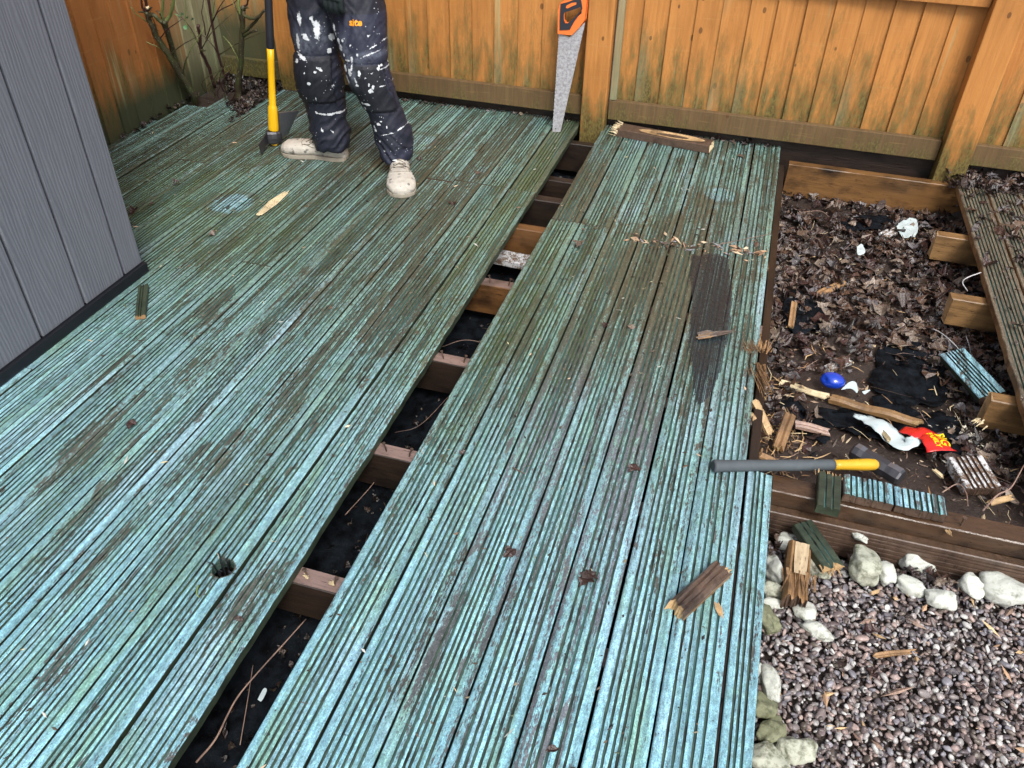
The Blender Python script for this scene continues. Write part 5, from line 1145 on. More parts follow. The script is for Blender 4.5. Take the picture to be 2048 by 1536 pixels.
b = MB(); b.tube([MP(z) for z in (-0.0, .004, .012)], [.016, .020, .0215], 18, flat=0.8); b.build('handle_end', M['oldyellow'], mt, smooth=True)
# head: eye ring, wide adze blade, narrow axe blade
u = np.array([0.78, 0.62, 0]); wv = np.array([-0.62, 0.78, 0]); zv = np.array([0, 0, 1.0])
hc = np.array(MP(0.042)); v, f = [], []
hr = [(-0.036, .010, .030), (-0.030, .024, .033), (-.012, .031, .033), (.012, .031, .033), (.030, .024, .030), (.038, .014, .022)]
for t, a, h_ in hr:
    for k in range(12):
        an = 2*math.pi*k/12; v.append(hc+u*t+wv*a*math.copysign(abs(math.cos(an))**0.6, math.cos(an))+zv*h_*math.copysign(abs(math.sin(an))**0.6, math.sin(an)))
for i in range(len(hr)-1):
    for k in range(12): f.append((i*12+k, i*12+(k+1) % 12, (i+1)*12+(k+1) % 12, (i+1)*12+k))
f += [tuple(range(12))[::-1], tuple(range(60, 72))]
mesh('head_eye', v, f, M['steel'], mt, smooth=False)
def blade_mesh(name, c0, c1, half0, half1, nrm, th0, th1, mat, bend=0.0):
    v, f = [], []; n_ = 10
    for i in range(n_+1):
        t = i/n_; c_ = c0*(1-t)+c1*t+np.array([0, 0, bend*t*t]); h_ = half0*(1-t**1.3)+half1*t**1.3; th = th0*(1-t)+th1*t
        for s_, q_ in ((-1, -1), (1, -1), (1, 1), (-1, 1)): v.append(c_+h_*s_+nrm*th*q_)
    for i in range(n_):
        for k in range(4): f.append((i*4+k, i*4+(k+1) % 4, i*4+4+(k+1) % 4, i*4+4+k))
    f += [(3, 2, 1, 0), (n_*4, n_*4+1, n_*4+2, n_*4+3)]
    return mesh(name, v, f, M[mat], mt)
a0, a1, a2, a3 = V(556, 226, ml[1]+.02)-ml, V(598, 221, ml[1]+.12)-ml, V(576, 268, ml[1]+.10)-ml, V(560, 276, ml[1]+.02)-ml
nn_ = np.cross(a1-a0, a3-a0); nn_ /= np.linalg.norm(nn_)
blade_mesh('adze_blade', (a0+a3)/2, (a1+a2)/2, (a0-a3)/2, (a1-a2)/2, nn_, .006, .0015, 'steelface')
g1, g2 = G(517, 289, .055)-ml, G(523, 312, .006)-ml
blade_mesh('axe_blade', hc-u*0.03, (g1+g2)/2, zv*0.022, (g1-g2)/2, wv, .007, .0015, 'steel')

# ------------------------------------------------------------ bush in the corner
def VB(px, py, Y): return V(px, py, Y)
bush = empty('bush', (-2.80, 3.84, 0), 'bare pruned mossy bush with thorny stems growing in the far left corner', 'bush'); bo = np.array(bush.location)
q = M_('mossy bark'); P = q.pos(); n1 = q.noise(P, 60, 5, 0.7); n2 = q.noise(P, 18, 3); vd = q.vor(P, 90)
c = q.mix(n1, (0.018, 0.014, 0.010), (0.085, 0.068, 0.036)); c = q.mix(q.step(n2, 0.42, 0.7), c, (0.06, 0.075, 0.024)); c = q.mix(q.math('LESS_THAN', vd, 0.16), c, (0.30, 0.33, 0.22)); q.bump(n1, 0.003)
M['bark'] = q.out(c, 0.5)
M['redcane'] = plain('dark red cane', (0.045, 0.018, 0.018), 0.4)
M['greencane'] = plain('green cane', (0.15, 0.19, 0.06), 0.5, 0.5, 0, 0.4)
def stem(name, L, r0, r1, mat, parent=bush, thorn=0, wob=0.006, k=5, n=9):
    P = smooth_curve([VB(*a)-bo for a in L], k); nn = len(P); rs_ = np.random.default_rng(int(L[0][0]*7+L[-1][1]))
    P = [p+np.array([wob*nz(i*0.4, L[0][0]), wob*nz(i*0.4, 9+L[0][0]), 0])*min(1, i/4) for i, p in enumerate(P)]
    rad = [(r0+(r1-r0)*i/(nn-1))*(1+0.16*nz(i*0.9, L[0][1])) for i in range(nn)]
    b_ = MB(); b_.tube(P, rad, n)
    for _ in range(thorn):
        i = rs_.integers(2, nn-1); d_ = rs_.normal(size=3); d_ /= np.linalg.norm(d_); b_.tube([P[i], P[i]+d_*(rad[i]+0.009)], [rad[i]*0.5, 0.0006], 5)
    return b_.build(name, M[mat], parent, smooth=True)
tr = stem('stem', [(392, 212, 3.80), (385, 185, 3.74), (362, 150, 3.68), (340, 115, 3.62), (318, 80, 3.58), (300, 45, 3.54), (292, 22, 3.52)], .020, .012, 'bark', thorn=16)
stem('branch', [(297, 33, 3.53), (308, 30, 3.52), (322, 44, 3.53), (330, 46, 3.54)], .010, .009, 'bark', tr, 4)
stem('branch', [(292, 24, 3.52), (292, 5, 3.51), (290, -40, 3.5)], .008, .006, 'redcane', tr)
stem('branch', [(293, 24, 3.52), (284, 12, 3.5), (279, -30, 3.48)], .006, .004, 'redcane', tr)
stem('branch', [(290, 24, 3.52), (277, 24, 3.48)], .006, .002, 'bark', tr, 6)
stem('branch', [(296, 20, 3.52), (304, 14, 3.50)], .006, .003, 'bark', tr, 4)
b = MB(); c_ = VB(295, 16, 3.515)-bo; b.tube([c_, c_+np.array([0.004, -0.004, 0.006])], [.009, .008], 10); b.build('cut_end', M['pale'], tr)
tr2 = stem('stem', [(394, 208, 3.82), (382, 180, 3.78), (362, 148, 3.72), (345, 100, 3.66), (334, 60, 3.60), (328, 46, 3.58)], .016, .013, 'bark', thorn=14)
stem('branch', [(326, 47, 3.58), (324, 30, 3.57), (328, -20, 3.55)], .007, .006, 'greencane', tr2)
stem('branch', [(330, 46, 3.58), (342, 25, 3.57), (350, -20, 3.55)], .009, .007, 'greencane', tr2)
stem('branch', [(328, 44, 3.58), (320, 28, 3.56), (314, 20, 3.56)], .005, .002, 'bark', tr2, 5)
stem('branch', [(333, 60, 3.6), (328, 48, 3.58), (331, 40, 3.57)], .012, .014, 'bark', tr2)
stem('branch', [(315, 82, 3.58), (308, 65, 3.58), (296, 45, 3.56), (275, 30, 3.52), (262, 14, 3.5)], .004, .002, 'greencane', tr)
tr3 = stem('stem', [(478, 210, 3.90), (476, 175, 3.90), (482, 120, 3.86), (484, 60, 3.82), (486, 20, 3.80), (488, 14, 3.8)], .017, .011, 'bark', thorn=18)
stem('branch', [(486, 22, 3.80), (490, 32, 3.78), (505, 37, 3.76), (518, 32, 3.76), (530, 20, 3.75)], .010, .006, 'bark', tr3, 5)
stem('branch', [(486, 66, 3.82), (498, 56, 3.80), (508, 46, 3.78), (520, 32, 3.76)], .009, .006, 'bark', tr3, 4)
stem('branch', [(488, 72, 3.82), (500, 64, 3.79), (514, 61, 3.77)], .008, .006, 'bark', tr3, 2)
stem('branch', [(487, 16, 3.80), (495, 5, 3.79), (499, -20, 3.78)], .005, .004, 'redcane', tr3)
stem('branch', [(480, 30, 3.80), (477, 5, 3.8), (476, -20, 3.8)], .008, .007, 'greencane', tr3)
stem('branch', [(485, 18, 3.80), (494, 14, 3.78)], .008, .004, 'bark', tr3, 8)
stem('stem', [(452, 160, 3.98), (437, 110, 3.94), (424, 45, 3.90), (416, -10, 3.88)], .007, .007, 'redcane', thorn=0, wob=0.002)
tr4 = stem('stem', [(430, 175, 3.90), (415, 130, 3.86), (402, 100, 3.82), (400, 75, 3.80), (397, 50, 3.78)], .009, .008, 'redcane', thorn=12)
stem('branch', [(401, 100, 3.82), (411, 101, 3.80)], .007, .005, 'bark', tr4, 4)
stem('branch', [(396, 85, 3.81), (386, 70, 3.78), (376, 55, 3.76), (370, 38, 3.75), (372, 20, 3.75), (368, -10, 3.74)], .003, .002, 'greencane', tr4)
stem('branch', [(411, 70, 3.84), (408, 45, 3.83), (404, 30, 3.82), (408, -10, 3.81)], .003, .002, 'redcane', tr4)
stem('branch', [(412, 78, 3.92), (425, 45, 3.9), (438, 22, 3.88), (465, 8, 3.86), (478, -5, 3.85)], .0035, .002, 'redcane', tr4)
rb = np.random.default_rng(44)
for i in range(16):
    px0, py0, Y0_ = [(340, 110, 3.62), (318, 80, 3.58), (484, 60, 3.82), (480, 130, 3.86), (402, 100, 3.82), (424, 45, 3.90), (365, 150, 3.68), (437, 110, 3.94)][i % 8]
    a_ = rb.normal()*0.6; L_ = 45+60*rb.random(); p1 = (px0+L_*0.5*math.sin(a_), py0-L_*0.5*math.cos(a_), Y0_-0.03); p2 = (px0+L_*math.sin(a_*1.5), py0-L_*math.cos(a_), Y0_-0.05*rb.random())
    stem('twig', [(px0, py0, Y0_), p1, p2], 0.0035, 0.0014, ['bark', 'redcane', 'greencane'][i % 3], thorn=4, k=4, n=6)
for i in range(9):
    px0, py0 = 395+rb.random()*85, 175+rb.random()*35
    stem('twig', [(px0, py0, 3.86), (px0+rb.normal()*10, py0-25, 3.83), (px0+rb.normal()*24, py0-45-25*rb.random(), 3.8)], 0.004, 0.0015, ['bark', 'redcane'][i % 2], k=4, n=6)
M['greenleaf'] = plain('small green leaves', (0.10, 0.22, 0.10), 0.5, 0.4, 0, 0.3, 60)
for (px, py, Y, s_) in [(355, 32, 3.75, .04), (363, 30, 3.74, .03), (383, 38, 3.75, .03), (371, 55, 3.75, .028), (358, 36, 3.74, .025), (374, 35, 3.75, .02)]:
    r_ = np.random.default_rng(px); v, f = leaf_shape(1, r_); v = (v*s_*np.array([1.6, 1, 1])) @ rotm(0.7, r_.normal()*0.4, r_.random()*6).T
    mesh('leaf', v, f, M['greenleaf'], bush, loc=VB(px, py, Y)-bo)

# ------------------------------------------------------------ person
def loft(bx, rings, n=20, pw=1.0):
    """rings: (centre, radius along x, radius along y[, yaw]) roughly horizontal"""
    v = []
    for c_, rx, ry, *yw in rings:
        a0 = yw[0] if yw else 0
        for k in range(n):
            a = 2*math.pi*k/n; x = rx*math.copysign(abs(math.cos(a))**pw, math.cos(a)); y = ry*math.copysign(abs(math.sin(a))**pw, math.sin(a))
            v.append((c_[0]+x*math.cos(a0)-y*math.sin(a0), c_[1]+x*math.sin(a0)+y*math.cos(a0), c_[2]))
    m_ = len(rings); f = [(i*n+k, i*n+(k+1) % n, (i+1)*n+(k+1) % n, (i+1)*n+k) for i in range(m_-1) for k in range(n)]
    f += [tuple(range(n))[::-1], tuple(range((m_-1)*n, m_*n))]; bx.add(v, f)
def fuse(bx, voxel, smooth_it=4):
    o_ = bx.build('tmp', M['rubber']); r_ = o_.modifiers.new('r', 'REMESH'); r_.mode = 'VOXEL'; r_.voxel_size = voxel; r_.use_smooth_shade = True
    s_ = o_.modifiers.new('s', 'SMOOTH'); s_.factor = 0.5; s_.iterations = smooth_it
    bpy.context.view_layer.update(); me = bpy.data.meshes.new_from_object(o_.evaluated_get(bpy.context.evaluated_depsgraph_get())); bpy.data.objects.remove(o_)
    me.materials.clear(); return me
def finish(me, name, mat, parent, off, attrs=None):
    for v in me.vertices: v.co -= Vector(off)
    me.name = name; me.materials.append(M[mat]); setattrs(me, attrs); me.polygons.foreach_set('use_smooth', [True]*len(me.polygons))
    o_ = bpy.data.objects.new(name, me); col.objects.link(o_)
    if parent: o_.parent = parent
    return o_
LA = [(-1.846, 3.335, .066, .082, .074), (-1.848, 3.335, .09, .084, .078), (-1.850, 3.335, .13, .092, .085), (-1.851, 3.335, .20, .088, .084), (-1.856, 3.33, .27, .098, .09), (-1.860, 3.32, .34, .107, .098), (-1.856, 3.315, .42, .112, .10), (-1.858, 3.325, .50, .104, .098), (-1.864, 3.335, .58, .108, .105), (-1.868, 3.35, .66, .112, .115), (-1.865, 3.37, .74, .115, .125), (-1.85, 3.39, .82, .115, .13)]
LB = [(-1.503, 3.300, .070, .062, .072), (-1.505, 3.302, .095, .066, .075), (-1.515, 3.31, .14, .078, .082), (-1.524, 3.31, .20, .086, .086), (-1.545, 3.305, .27, .080, .084), (-1.568, 3.30, .33, .082, .088), (-1.590, 3.29, .39, .094, .094), (-1.604, 3.285, .45, .094, .096), (-1.622, 3.295, .53, .104, .102), (-1.640, 3.315, .60, .112, .112), (-1.655, 3.335, .66, .120, .12), (-1.68, 3.36, .74, .126, .13), (-1.70, 3.38, .82, .12, .13)]
PEL = [(-1.775, 3.375, .66, .10, .09), (-1.775, 3.38, .72, .19, .125), (-1.775, 3.385, .80, .195, .13), (-1.775, 3.39, .90, .185, .125), (-1.775, 3.39, .98, .175, .12)]
per = empty('person', (-1.70, 3.34, 0), 'person in paint splattered navy work trousers and dirty white boots standing on the decking', 'person'); po = np.array(per.location)
def ringl(L, s_=1.0): return [((a, b_, z), rx*s_, ry*s_) for a, b_, z, rx, ry in L]
bx = MB(); loft(bx, ringl(LA)); loft(bx, ringl(LB)); loft(bx, ringl(PEL), 24); tm = fuse(bx, 0.0055, 5)
nv = len(tm.vertices); co = np.zeros(nv*3, np.float32); tm.vertices.foreach_get('co', co); co = co.reshape(-1, 3)
no = np.zeros(nv*3, np.float32); tm.vertices.foreach_get('normal', no); no = no.reshape(-1, 3)
def ridge(t): return 1-abs(t)*2.0
dsp = np.zeros(nv)
for i in range(nv):
    x, y, z = map(float, co[i]); leg = 0 if x < (-1.71 if z > 0.5 else -1.68) else 1
    cx = np.interp(z, [r_[2] for r_ in (LA, LB)[leg]], [r_[0] for r_ in (LA, LB)[leg]])
    u_ = x-cx
    low = max(0, min(1, (0.27-z)/0.12)); knee = math.exp(-((z-0.36)/0.10)**2); up = max(0, min(1, (z-0.5)/0.1))
    zw = z+0.035*nz(u_*13+leg*3, z*9, y*6); f1 = ridge(nz(u_*4+leg*7, y*4, zw*26+u_*(34 if leg else -22))); f2 = ridge(nz(u_*9+3, y*5+leg*5, z*42-u_*46)); f3 = ridge(nz(u_*16+leg, y*10, z*12-u_*20))
    fine = nz(x*60, y*60, z*80)
    dsp[i] = low*(0.013*f1+0.002*f2)+knee*(0.004*f2+0.003*f3)+up*(0.005*f3+0.003*ridge(nz(x*14, y*8, z*22+u_*40)))+0.0015*f2+0.001*fine-0.005
    # knee pad pocket: stiff raised panel
    kz = 0.40 if leg == 0 else 0.40
    if no[i][1] < -0.2 and abs(u_) < 0.088 and 0.30 < z < 0.50: dsp[i] = dsp[i]*0.55+0.007
    if abs(z-0.498) < 0.006 or abs(z-0.302) < 0.005: dsp[i] -= 0.004
    # hem
    hem = 0.095 if leg == 0 else 0.10
    if z < hem+0.004: dsp[i] += 0.002
co2 = co+no*dsp[:, None]
for i, v in enumerate(tm.vertices): v.co = co2[i]
# paint on the trousers
panel = np.zeros(nv); paint = np.zeros(nv); fade = np.zeros(nv); rs = np.random.default_rng(12)
def pb(px, py, w, h, a=0.0, Y=3.23, k=1.0):     # one paint mark where the photograph shows it, w/h in metres
    p = V(px, py, Y); c_, s_ = math.cos(a), math.sin(a)
    dx, dz = co2[:, 0]-p[0], co2[:, 2]-p[2]; e = ((dx*c_+dz*s_)/w)**2+((-dx*s_+dz*c_)/h)**2
    return np.where(co2[:, 1] < 3.36, k*np.exp(-e**1.5), 0)
marks = [(597, 38, .010, .030), (629, 62, .013, .045), (609, 75, .012, .020, .9), (650, 82, .008, .016), (594, 85, .010, .040), (620, 40, .006, .012), (649, 108, .006, .012), (600, 112, .030, .008, -.4), (608, 116, .022, .006, -.5), (592, 122, .008, .012), (640, 138, .016, .007, -.6), (632, 143, .006, .007), (612, 145, .005, .005),
         (622, 165, .012, .007), (660, 176, .004, .005), (668, 187, .005, .004), (633, 197, .004, .012), (614, 196, .004, .008), (643, 232, .030, .006, -.1), (655, 233, .02, .007), (665, 235, .012, .006), (685, 222, .004, .01), (630, 228, .012, .005, -.6), (640, 262, .004, .014, .5), (657, 268, .003, .010, .5),
         (668, 55, .007, .018), (672, 68, .006, .010), (680, 82, .010, .016), (684, 95, .010, .020), (690, 78, .006, .008), (735, 73, .005, .004), (707, 87, .007, .004, .5), (721, 106, .005, .010), (745, 95, .02, .003, .5), (755, 88, .012, .003, .6), (740, 108, .04, .003, .35), (760, 106, .005, .007), (692, 107, .006, .008), (700, 118, .016, .005), (710, 115, .006, .014),
         (696, 133, .008, .018), (707, 140, .010, .020), (727, 142, .007, .022), (711, 130, .006, .012), (757, 136, .004, .014), (763, 140, .010, .003, .3), (749, 143, .008, .003, .3), (697, 152, .006, .012), (701, 160, .006, .010), (720, 156, .005, .012, .3), (722, 165, .008, .005, .5), (738, 150, .004, .004), (748, 177, .012, .010), (752, 170, .005, .012), (765, 172, .010, .003), (745, 165, .004, .008),
         (738, 205, .018, .007), (728, 204, .006, .008), (733, 215, .004, .008), (758, 248, .012, .007), (747, 255, .006, .008), (763, 243, .006, .003), (774, 254, .004, .007), (750, 262, .008, .007), (745, 222, .004, .004), (745, 262, .004, .004), (797, 239, .004, .004), (776, 268, .03, .003, .25), (795, 263, .012, .004, .6), (790, 320, .010, .005), (769, 303, .005, .005), (809, 263, .007, .010), (760, 283, .006, .005)]
for m_ in marks: paint = np.maximum(paint, pb(m_[0], m_[1], m_[2], m_[3], m_[4] if len(m_) > 4 else 0))
for px, py, w, h in [(605, 85, .05, .06), (690, 95, .03, .05), (710, 115, .06, .02), (710, 145, .03, .05), (635, 75, .03, .05), (740, 110, .05, .015), (700, 160, .03, .02)]: fade = np.maximum(fade, pb(px, py, w, h))
for i in range(nv):
    x, y, z = co2[i]; leg = 0 if x < -1.69 else 1
    cx = np.interp(z, [r_[2] for r_ in (LA, LB)[leg]], [r_[0] for r_ in (LA, LB)[leg]])
    if no[i][1] < -0.1 and abs(x-cx) < 0.09 and 0.30 < z < 0.50: panel[i] = 1
    if 0.13 < z < 0.302 and no[i][1] < 0.2: panel[i] = max(panel[i], 0.55)
    if z > 0.69: panel[i] = 0.8
    if leg == 0: panel[i] = max(panel[i], 0.5)
q = M_('splattered work trousers'); P = q.pos(); n1 = q.noise(P, 300, 3, 0.6); n2 = q.noise(P, 30, 5, 0.65); pt_ = q.attr('splash'); fd = q.attr('fade'); pn = q.attr('panel')
c = q.mix(n2, (0.012, 0.014, 0.028), (0.030, 0.034, 0.062)); c = q.mix(pn, c, q.mix(n2, (0.005, 0.006, 0.010), (0.014, 0.016, 0.024)))
c = q.mix(q.math('MULTIPLY', q.step(n1, 0.5, 0.8), 0.25), c, (0.06, 0.07, 0.10))
fm = q.math('MULTIPLY', q.math('MULTIPLY', fd, q.step(n2, 0.35, 0.75)), 0.55); c = q.mix(fm, c, (0.26, 0.30, 0.38))
n4 = q.noise(P, 75, 5, 0.7); pm = q.math('MULTIPLY_ADD', q.math('SUBTRACT', n4, 0.5), 2.0, q.math('MULTIPLY_ADD', q.math('SUBTRACT', n2, 0.5), 1.0, pt_)); pm = q.math('MULTIPLY', pm, q.math('GREATER_THAN', pt_, 0.04))
vs = q.vor(P, 62); big = q.noise(P, 9, 3)
dots = q.math('MULTIPLY', q.math('LESS_THAN', q.math('ADD', vs, q.math('MULTIPLY', n2, 0.18)), 0.215), q.step(big, 0.50, 0.56))
mk_ = q.math('MULTIPLY', q.math('MAXIMUM', q.step(pm, 0.46, 0.58), dots, clamp=True), q.math('MULTIPLY_ADD', n4, 0.9, 0.45, clamp=True))
c = q.mix(mk_, c, (0.66, 0.70, 0.74)); q.bump(q.math('ADD', n1, q.math('MULTIPLY', mk_, 2.0)), 0.0008)
M['trousers'] = q.out(c, 0.62, 0.35)
trs = finish(tm, 'trousers', 'trousers', per, po, dict(splash=paint, fade=fade, panel=panel))
bv = bvh_of(trs, po)
M['orangeprint'] = plain('orange print', (0.85, 0.33, 0.02), 0.5, 0.3, 0, 0.05)
cs = V(710, 46, 3.22); drape_text('lettering', 'site', 0.036, cs, (1, 0, 0), (0.0, 0, 1), bv, 'orangeprint', trs, po*0+np.array(po), 0.0012, lift=0.0015, dirv=Vector((0, 1, 0)), back=0.3)

# boots
M['bootwhite'] = None
q = M_('dirty white leather'); P = q.obj(); n1 = q.noise(P, 26, 6, 0.65); n2 = q.noise(P, 140, 4, 0.7); v1 = q.vor(P, 24)
c = q.mix(n1, (0.34, 0.31, 0.26), (0.60, 0.57, 0.51)); c = q.mix(q.step(n1, 0.56, 0.64), c, (0.14, 0.13, 0.12)); c = q.mix(q.math('MULTIPLY', q.step(q.noise(P, 11, 4), 0.5, 0.7), 0.5), c, (0.24, 0.22, 0.19)); c = q.mix(q.math('MULTIPLY', q.step(n2, 0.58, 0.7), 0.5), c, (0.72, 0.70, 0.66))
c = q.mix(q.math('MULTIPLY', q.math('LESS_THAN', v1, 0.16), 0.8), c, (0.10, 0.095, 0.09)); q.bump(n1, 0.002); M['bootwhite'] = q.out(c, 0.55, 0.4)
M['lace'] = plain('dirty laces', (0.16, 0.14, 0.11), 0.8, 0.2)
M['sole'] = plain('grubby cream sole', (0.30, 0.27, 0.22), 0.7, 0.3, 0, 0.4, 50, 0.001)
def boot(toe, heel, name_label, lift=0.0, seed=0, narrow=1.0):
    toe, heel = np.array(toe), np.array(heel); d_ = toe-heel; L_ = np.linalg.norm(d_); d_ = d_/L_; s_ = np.array([d_[1], -d_[0]])
    def W(t, u_, z): p = heel+d_*t*L_+s_*u_*narrow; return np.array([p[0], p[1], z])
    prof = [(0.0, .018, .060, .012), (.02, .030, .072, .012), (.10, .036, .082, .012), (.22, .037, .085, .012), (.36, .036, .088, .012), (.48, .038, .080, .012), (.60, .046, .078, .012), (.72, .052, .072, .012), (.84, .053, .070, .012), (.92, .047, .064, .013), (.975, .034, .052, .014), (1.0, .016, .038, .016)]
    b_ = MB(); n_ = 20; v = []
    for t, w, zt, zb in prof:
        for k in range(n_):
            a = 2*math.pi*k/n_; ca, sa = math.cos(a), math.sin(a); zz = (zt+zb)/2+(zt-zb)/2*math.copysign(abs(sa)**0.75, sa); uu = w*math.copysign(abs(ca)**0.7, ca)*(1 if sa < 0 else 1-0.30*max(0, sa)**2)
            v.append(W(t, uu, zz))
    m_ = len(prof); f = [(i*n_+k, (i+1)*n_+k, (i+1)*n_+(k+1) % n_, i*n_+(k+1) % n_) for i in range(m_-1) for k in range(n_)]+[tuple(range(n_)), tuple(range((m_-1)*n_, m_*n_))[::-1]]
    b_.add(v, f)
    rg = []; 
    for z, t, rl, rw in [(.03, .26, .075, .034), (.07, .24, .070, .036), (.092, .21, .056, .034), (.112, .17, .046, .032), (.125, .15, .040, .030)]:
        p = W(t, 0, z); rg.append((p, rl, rw, math.atan2(d_[1], d_[0])))
    loft(b_, rg)
    me = fuse(b_, 0.0042, 5); rs_ = np.random.default_rng(seed)
    for v in me.vertices:
        k = 0.0015*nz(v.co.x*40, v.co.y*40, v.co.z*40)+0.0012*ridge(nz(v.co.x*26, v.co.y*26, v.co.z*50+seed)); v.co += v.normal*k
    o_ = finish(me, 'boot', 'bootwhite', per, po)
    # sole
    out = [(0, .016), (.02, .028), (.08, .036), (.2, .040), (.34, .036), (.46, .035), (.58, .043), (.72, .052), (.84, .053), (.93, .044), (.985, .028), (1.012, .008)]
    ring = [W(t, w, 0) for t, w in out]+[W(t, -w, 0) for t, w in out[::-1]]; k_ = len(ring); v = []
    for z in (0.0015, .006, .018, .020):
        e = 0.985 if z in (.0015, .020) else 1.0; c_ = W(.5, 0, 0); v += [c_+(p-c_)*e+np.array([0, 0, z+(0.004 if False else 0)]) for p in ring]
    f = [(r_*k_+i, r_*k_+(i+1) % k_, (r_+1)*k_+(i+1) % k_, (r_+1)*k_+i) for r_ in range(3) for i in range(k_)]+[tuple(range(k_))[::-1], tuple(range(3*k_, 4*k_))]
    mesh('sole', [p-po for p in v], f, M['sole'], o_, smooth=False)
    # laces
    bt = bvh_of(o_, po); lb = MB(); eb = MB()
    def top(t, u_):
        p = W(t, u_, .3); h = bt.ray_cast(Vector(p), Vector((0, 0, -1))); return (np.array(h[0]) if h[0] is not None else W(t, u_, .08))+np.array([0, 0, .0022])-po
    for i, t in enumerate((.36, .44, .52)):
        a_, c_ = top(t, -.020), top(t+.05*(i % 2), .020); lb.tube(smooth_curve([a_, (top(t+.02, 0)), c_], 4), .0016, 6)
        lb.tube(smooth_curve([top(t, .020), top(t+.03, 0), top(t+.06, -.020)], 4), .0014, 6)
        for u_ in (-.021, .021): q_ = top(t, u_); eb.tube([q_-np.array([0, 0, .002]), q_+np.array([0, 0, .0006])], .0034, 8)
    lb.tube(smooth_curve([top(.44, 0), top(.50, .03), top(.60, .036)], 5), .0015, 6); lb.tube(smooth_curve([top(.44, 0), top(.52, -.03), top(.62, -.034)], 5), .0015, 6)
    lb.build('laces', M['lace'], o_, smooth=True); eb.build('eyelets', M['blackplastic'], o_)
    sb_ = MB()
    for (ta, ua, tb, ub, tc, uc) in [(.60, -.046, .66, 0, .60, .046), (.30, -.030, .42, -.036, .60, -.030), (.30, .030, .42, .036, .60, .030)]:
        P_ = [top(ta+(tc-ta)*k/8+(0 if ta != tc else 4*(tb-ta)*(k/8)*(1-k/8)), ua+(uc-ua)*k/8+(0 if ta == tc else 4*(ub-(ua+uc)/2)*(k/8)*(1-k/8))) for k in range(9)]
        sb_.tube([p_-np.array([0, 0, .0022]) for p_ in P_], .0016, 5)
    sb_.build('seams', M['lace'], o_)
    return o_
bo1 = boot((-2.108, 3.322), (-1.785, 3.352), 'a', seed=1, narrow=1.12)
bo2 = boot((-1.380, 3.052), (-1.520, 3.350), 'b', seed=2, narrow=1.22)

# jacket, arms, head: above the frame, so that the figure is whole
M['jacket'] = plain('dark grey work jacket', (0.020, 0.022, 0.026), 0.8, 0.2, 0, 0.3, 30, 0.002)
M['skin'] = plain('skin', (0.42, 0.24, 0.17), 0.5, 0.4, 0, 0.08, 20, 0.0004)
M['glove'] = plain('dark grey work glove', (0.022, 0.030, 0.032), 0.75, 0.25, 0, 0.35, 60, 0.001)
SX, SY = -1.775, 3.39
bx = MB()
loft(bx, [((SX, SY, .88), .185, .125), ((SX, SY, 1.0), .18, .12), ((SX, SY-.005, 1.15), .20, .13), ((SX, SY-.01, 1.30), .225, .135), ((SX, SY-.005, 1.40), .215, .12), ((SX, SY, 1.46), .13, .09), ((SX, SY, 1.49), .07, .07)], 24)
HR = np.array(MP(.86))+ml                       # hand on the mattock
def arm(bx, P, Rr): bx.tube(smooth_curve(P, 5), np.interp(np.linspace(0, 1, 5*(len(P)-1)+1), np.linspace(0, 1, len(Rr)), Rr), 16)
sr, sl2 = np.array([SX-.20, SY, 1.40]), np.array([SX+.20, SY, 1.40])
er, el_ = np.array([SX-.31, SY+.01, 1.13]), np.array([SX+.24, SY-.09, 1.10])
hr_, hl_ = HR+np.array([0.03, -0.02, 0.07]), np.array([-1.672, 3.185, .865])
arm(bx, [sr, (sr+er)/2, er, (er+hr_)/2, hr_+(er-hr_)*0.10], [.068, .060, .055, .050, .042]); arm(bx, [sl2, (sl2+el_)/2, el_, (el_+hl_)/2, hl_+(el_-hl_)*0.10], [.068, .060, .055, .050, .042])
jm = fuse(bx, 0.009, 5)
for v in jm.vertices: v.co += v.normal*(0.005*ridge(nz(v.co.x*9, v.co.y*9, v.co.z*16))-0.002)
finish(jm, 'jacket', 'jacket', per, po)
bx = MB()   # body: one continuous figure under the clothes
loft(bx, [((SX, SY, .76), .15, .10), ((SX, SY, .95), .145, .095), ((SX, SY, 1.15), .155, .10), ((SX, SY, 1.35), .18, .10), ((SX, SY, 1.44), .14, .075), ((SX, SY-.005, 1.50), .056, .056), ((SX, SY-.02, 1.56), .054, .058), ((SX, SY-.035, 1.575), .050, .070), ((SX, SY-.04, 1.61), .062, .085), ((SX, SY-.035, 1.66), .072, .094), ((SX, SY-.03, 1.71), .074, .098), ((SX, SY-.025, 1.755), .066, .088), ((SX, SY-.025, 1.785), .040, .055)], 24)
for L_ in (LA, LB): loft(bx, [((a, b_, z), rx*0.72, ry*0.72) for a, b_, z, rx, ry in L_])
arm(bx, [sr, (sr+er)/2, er, (er+hr_)/2, hr_], [.05, .045, .040, .034, .027]); arm(bx, [sl2, (sl2+el_)/2, el_, (el_+hl_)/2, hl_], [.05, .045, .040, .034, .027])
fx = SX; fy = SY-.125
bx.tube([(fx, fy+.005, 1.685), (fx, fy-.016, 1.655), (fx, fy+.004, 1.645)], [.008, .014, .010], 10)
for s_ in (-1, 1): bx.tube([(SX+s_*.070, SY-.02, 1.645), (SX+s_*.082, SY-.01, 1.67), (SX+s_*.076, SY-.015, 1.695)], [.009, .014, .010], 8)
bx.tube([(fx-.022, fy+.012, 1.618), (fx, fy+.004, 1.618), (fx+.022, fy+.012, 1.618)], [.005, .008, .005], 8)
bd = finish(fuse(bx, 0.0075, 3), 'body', 'skin', per, po)
b = MB()
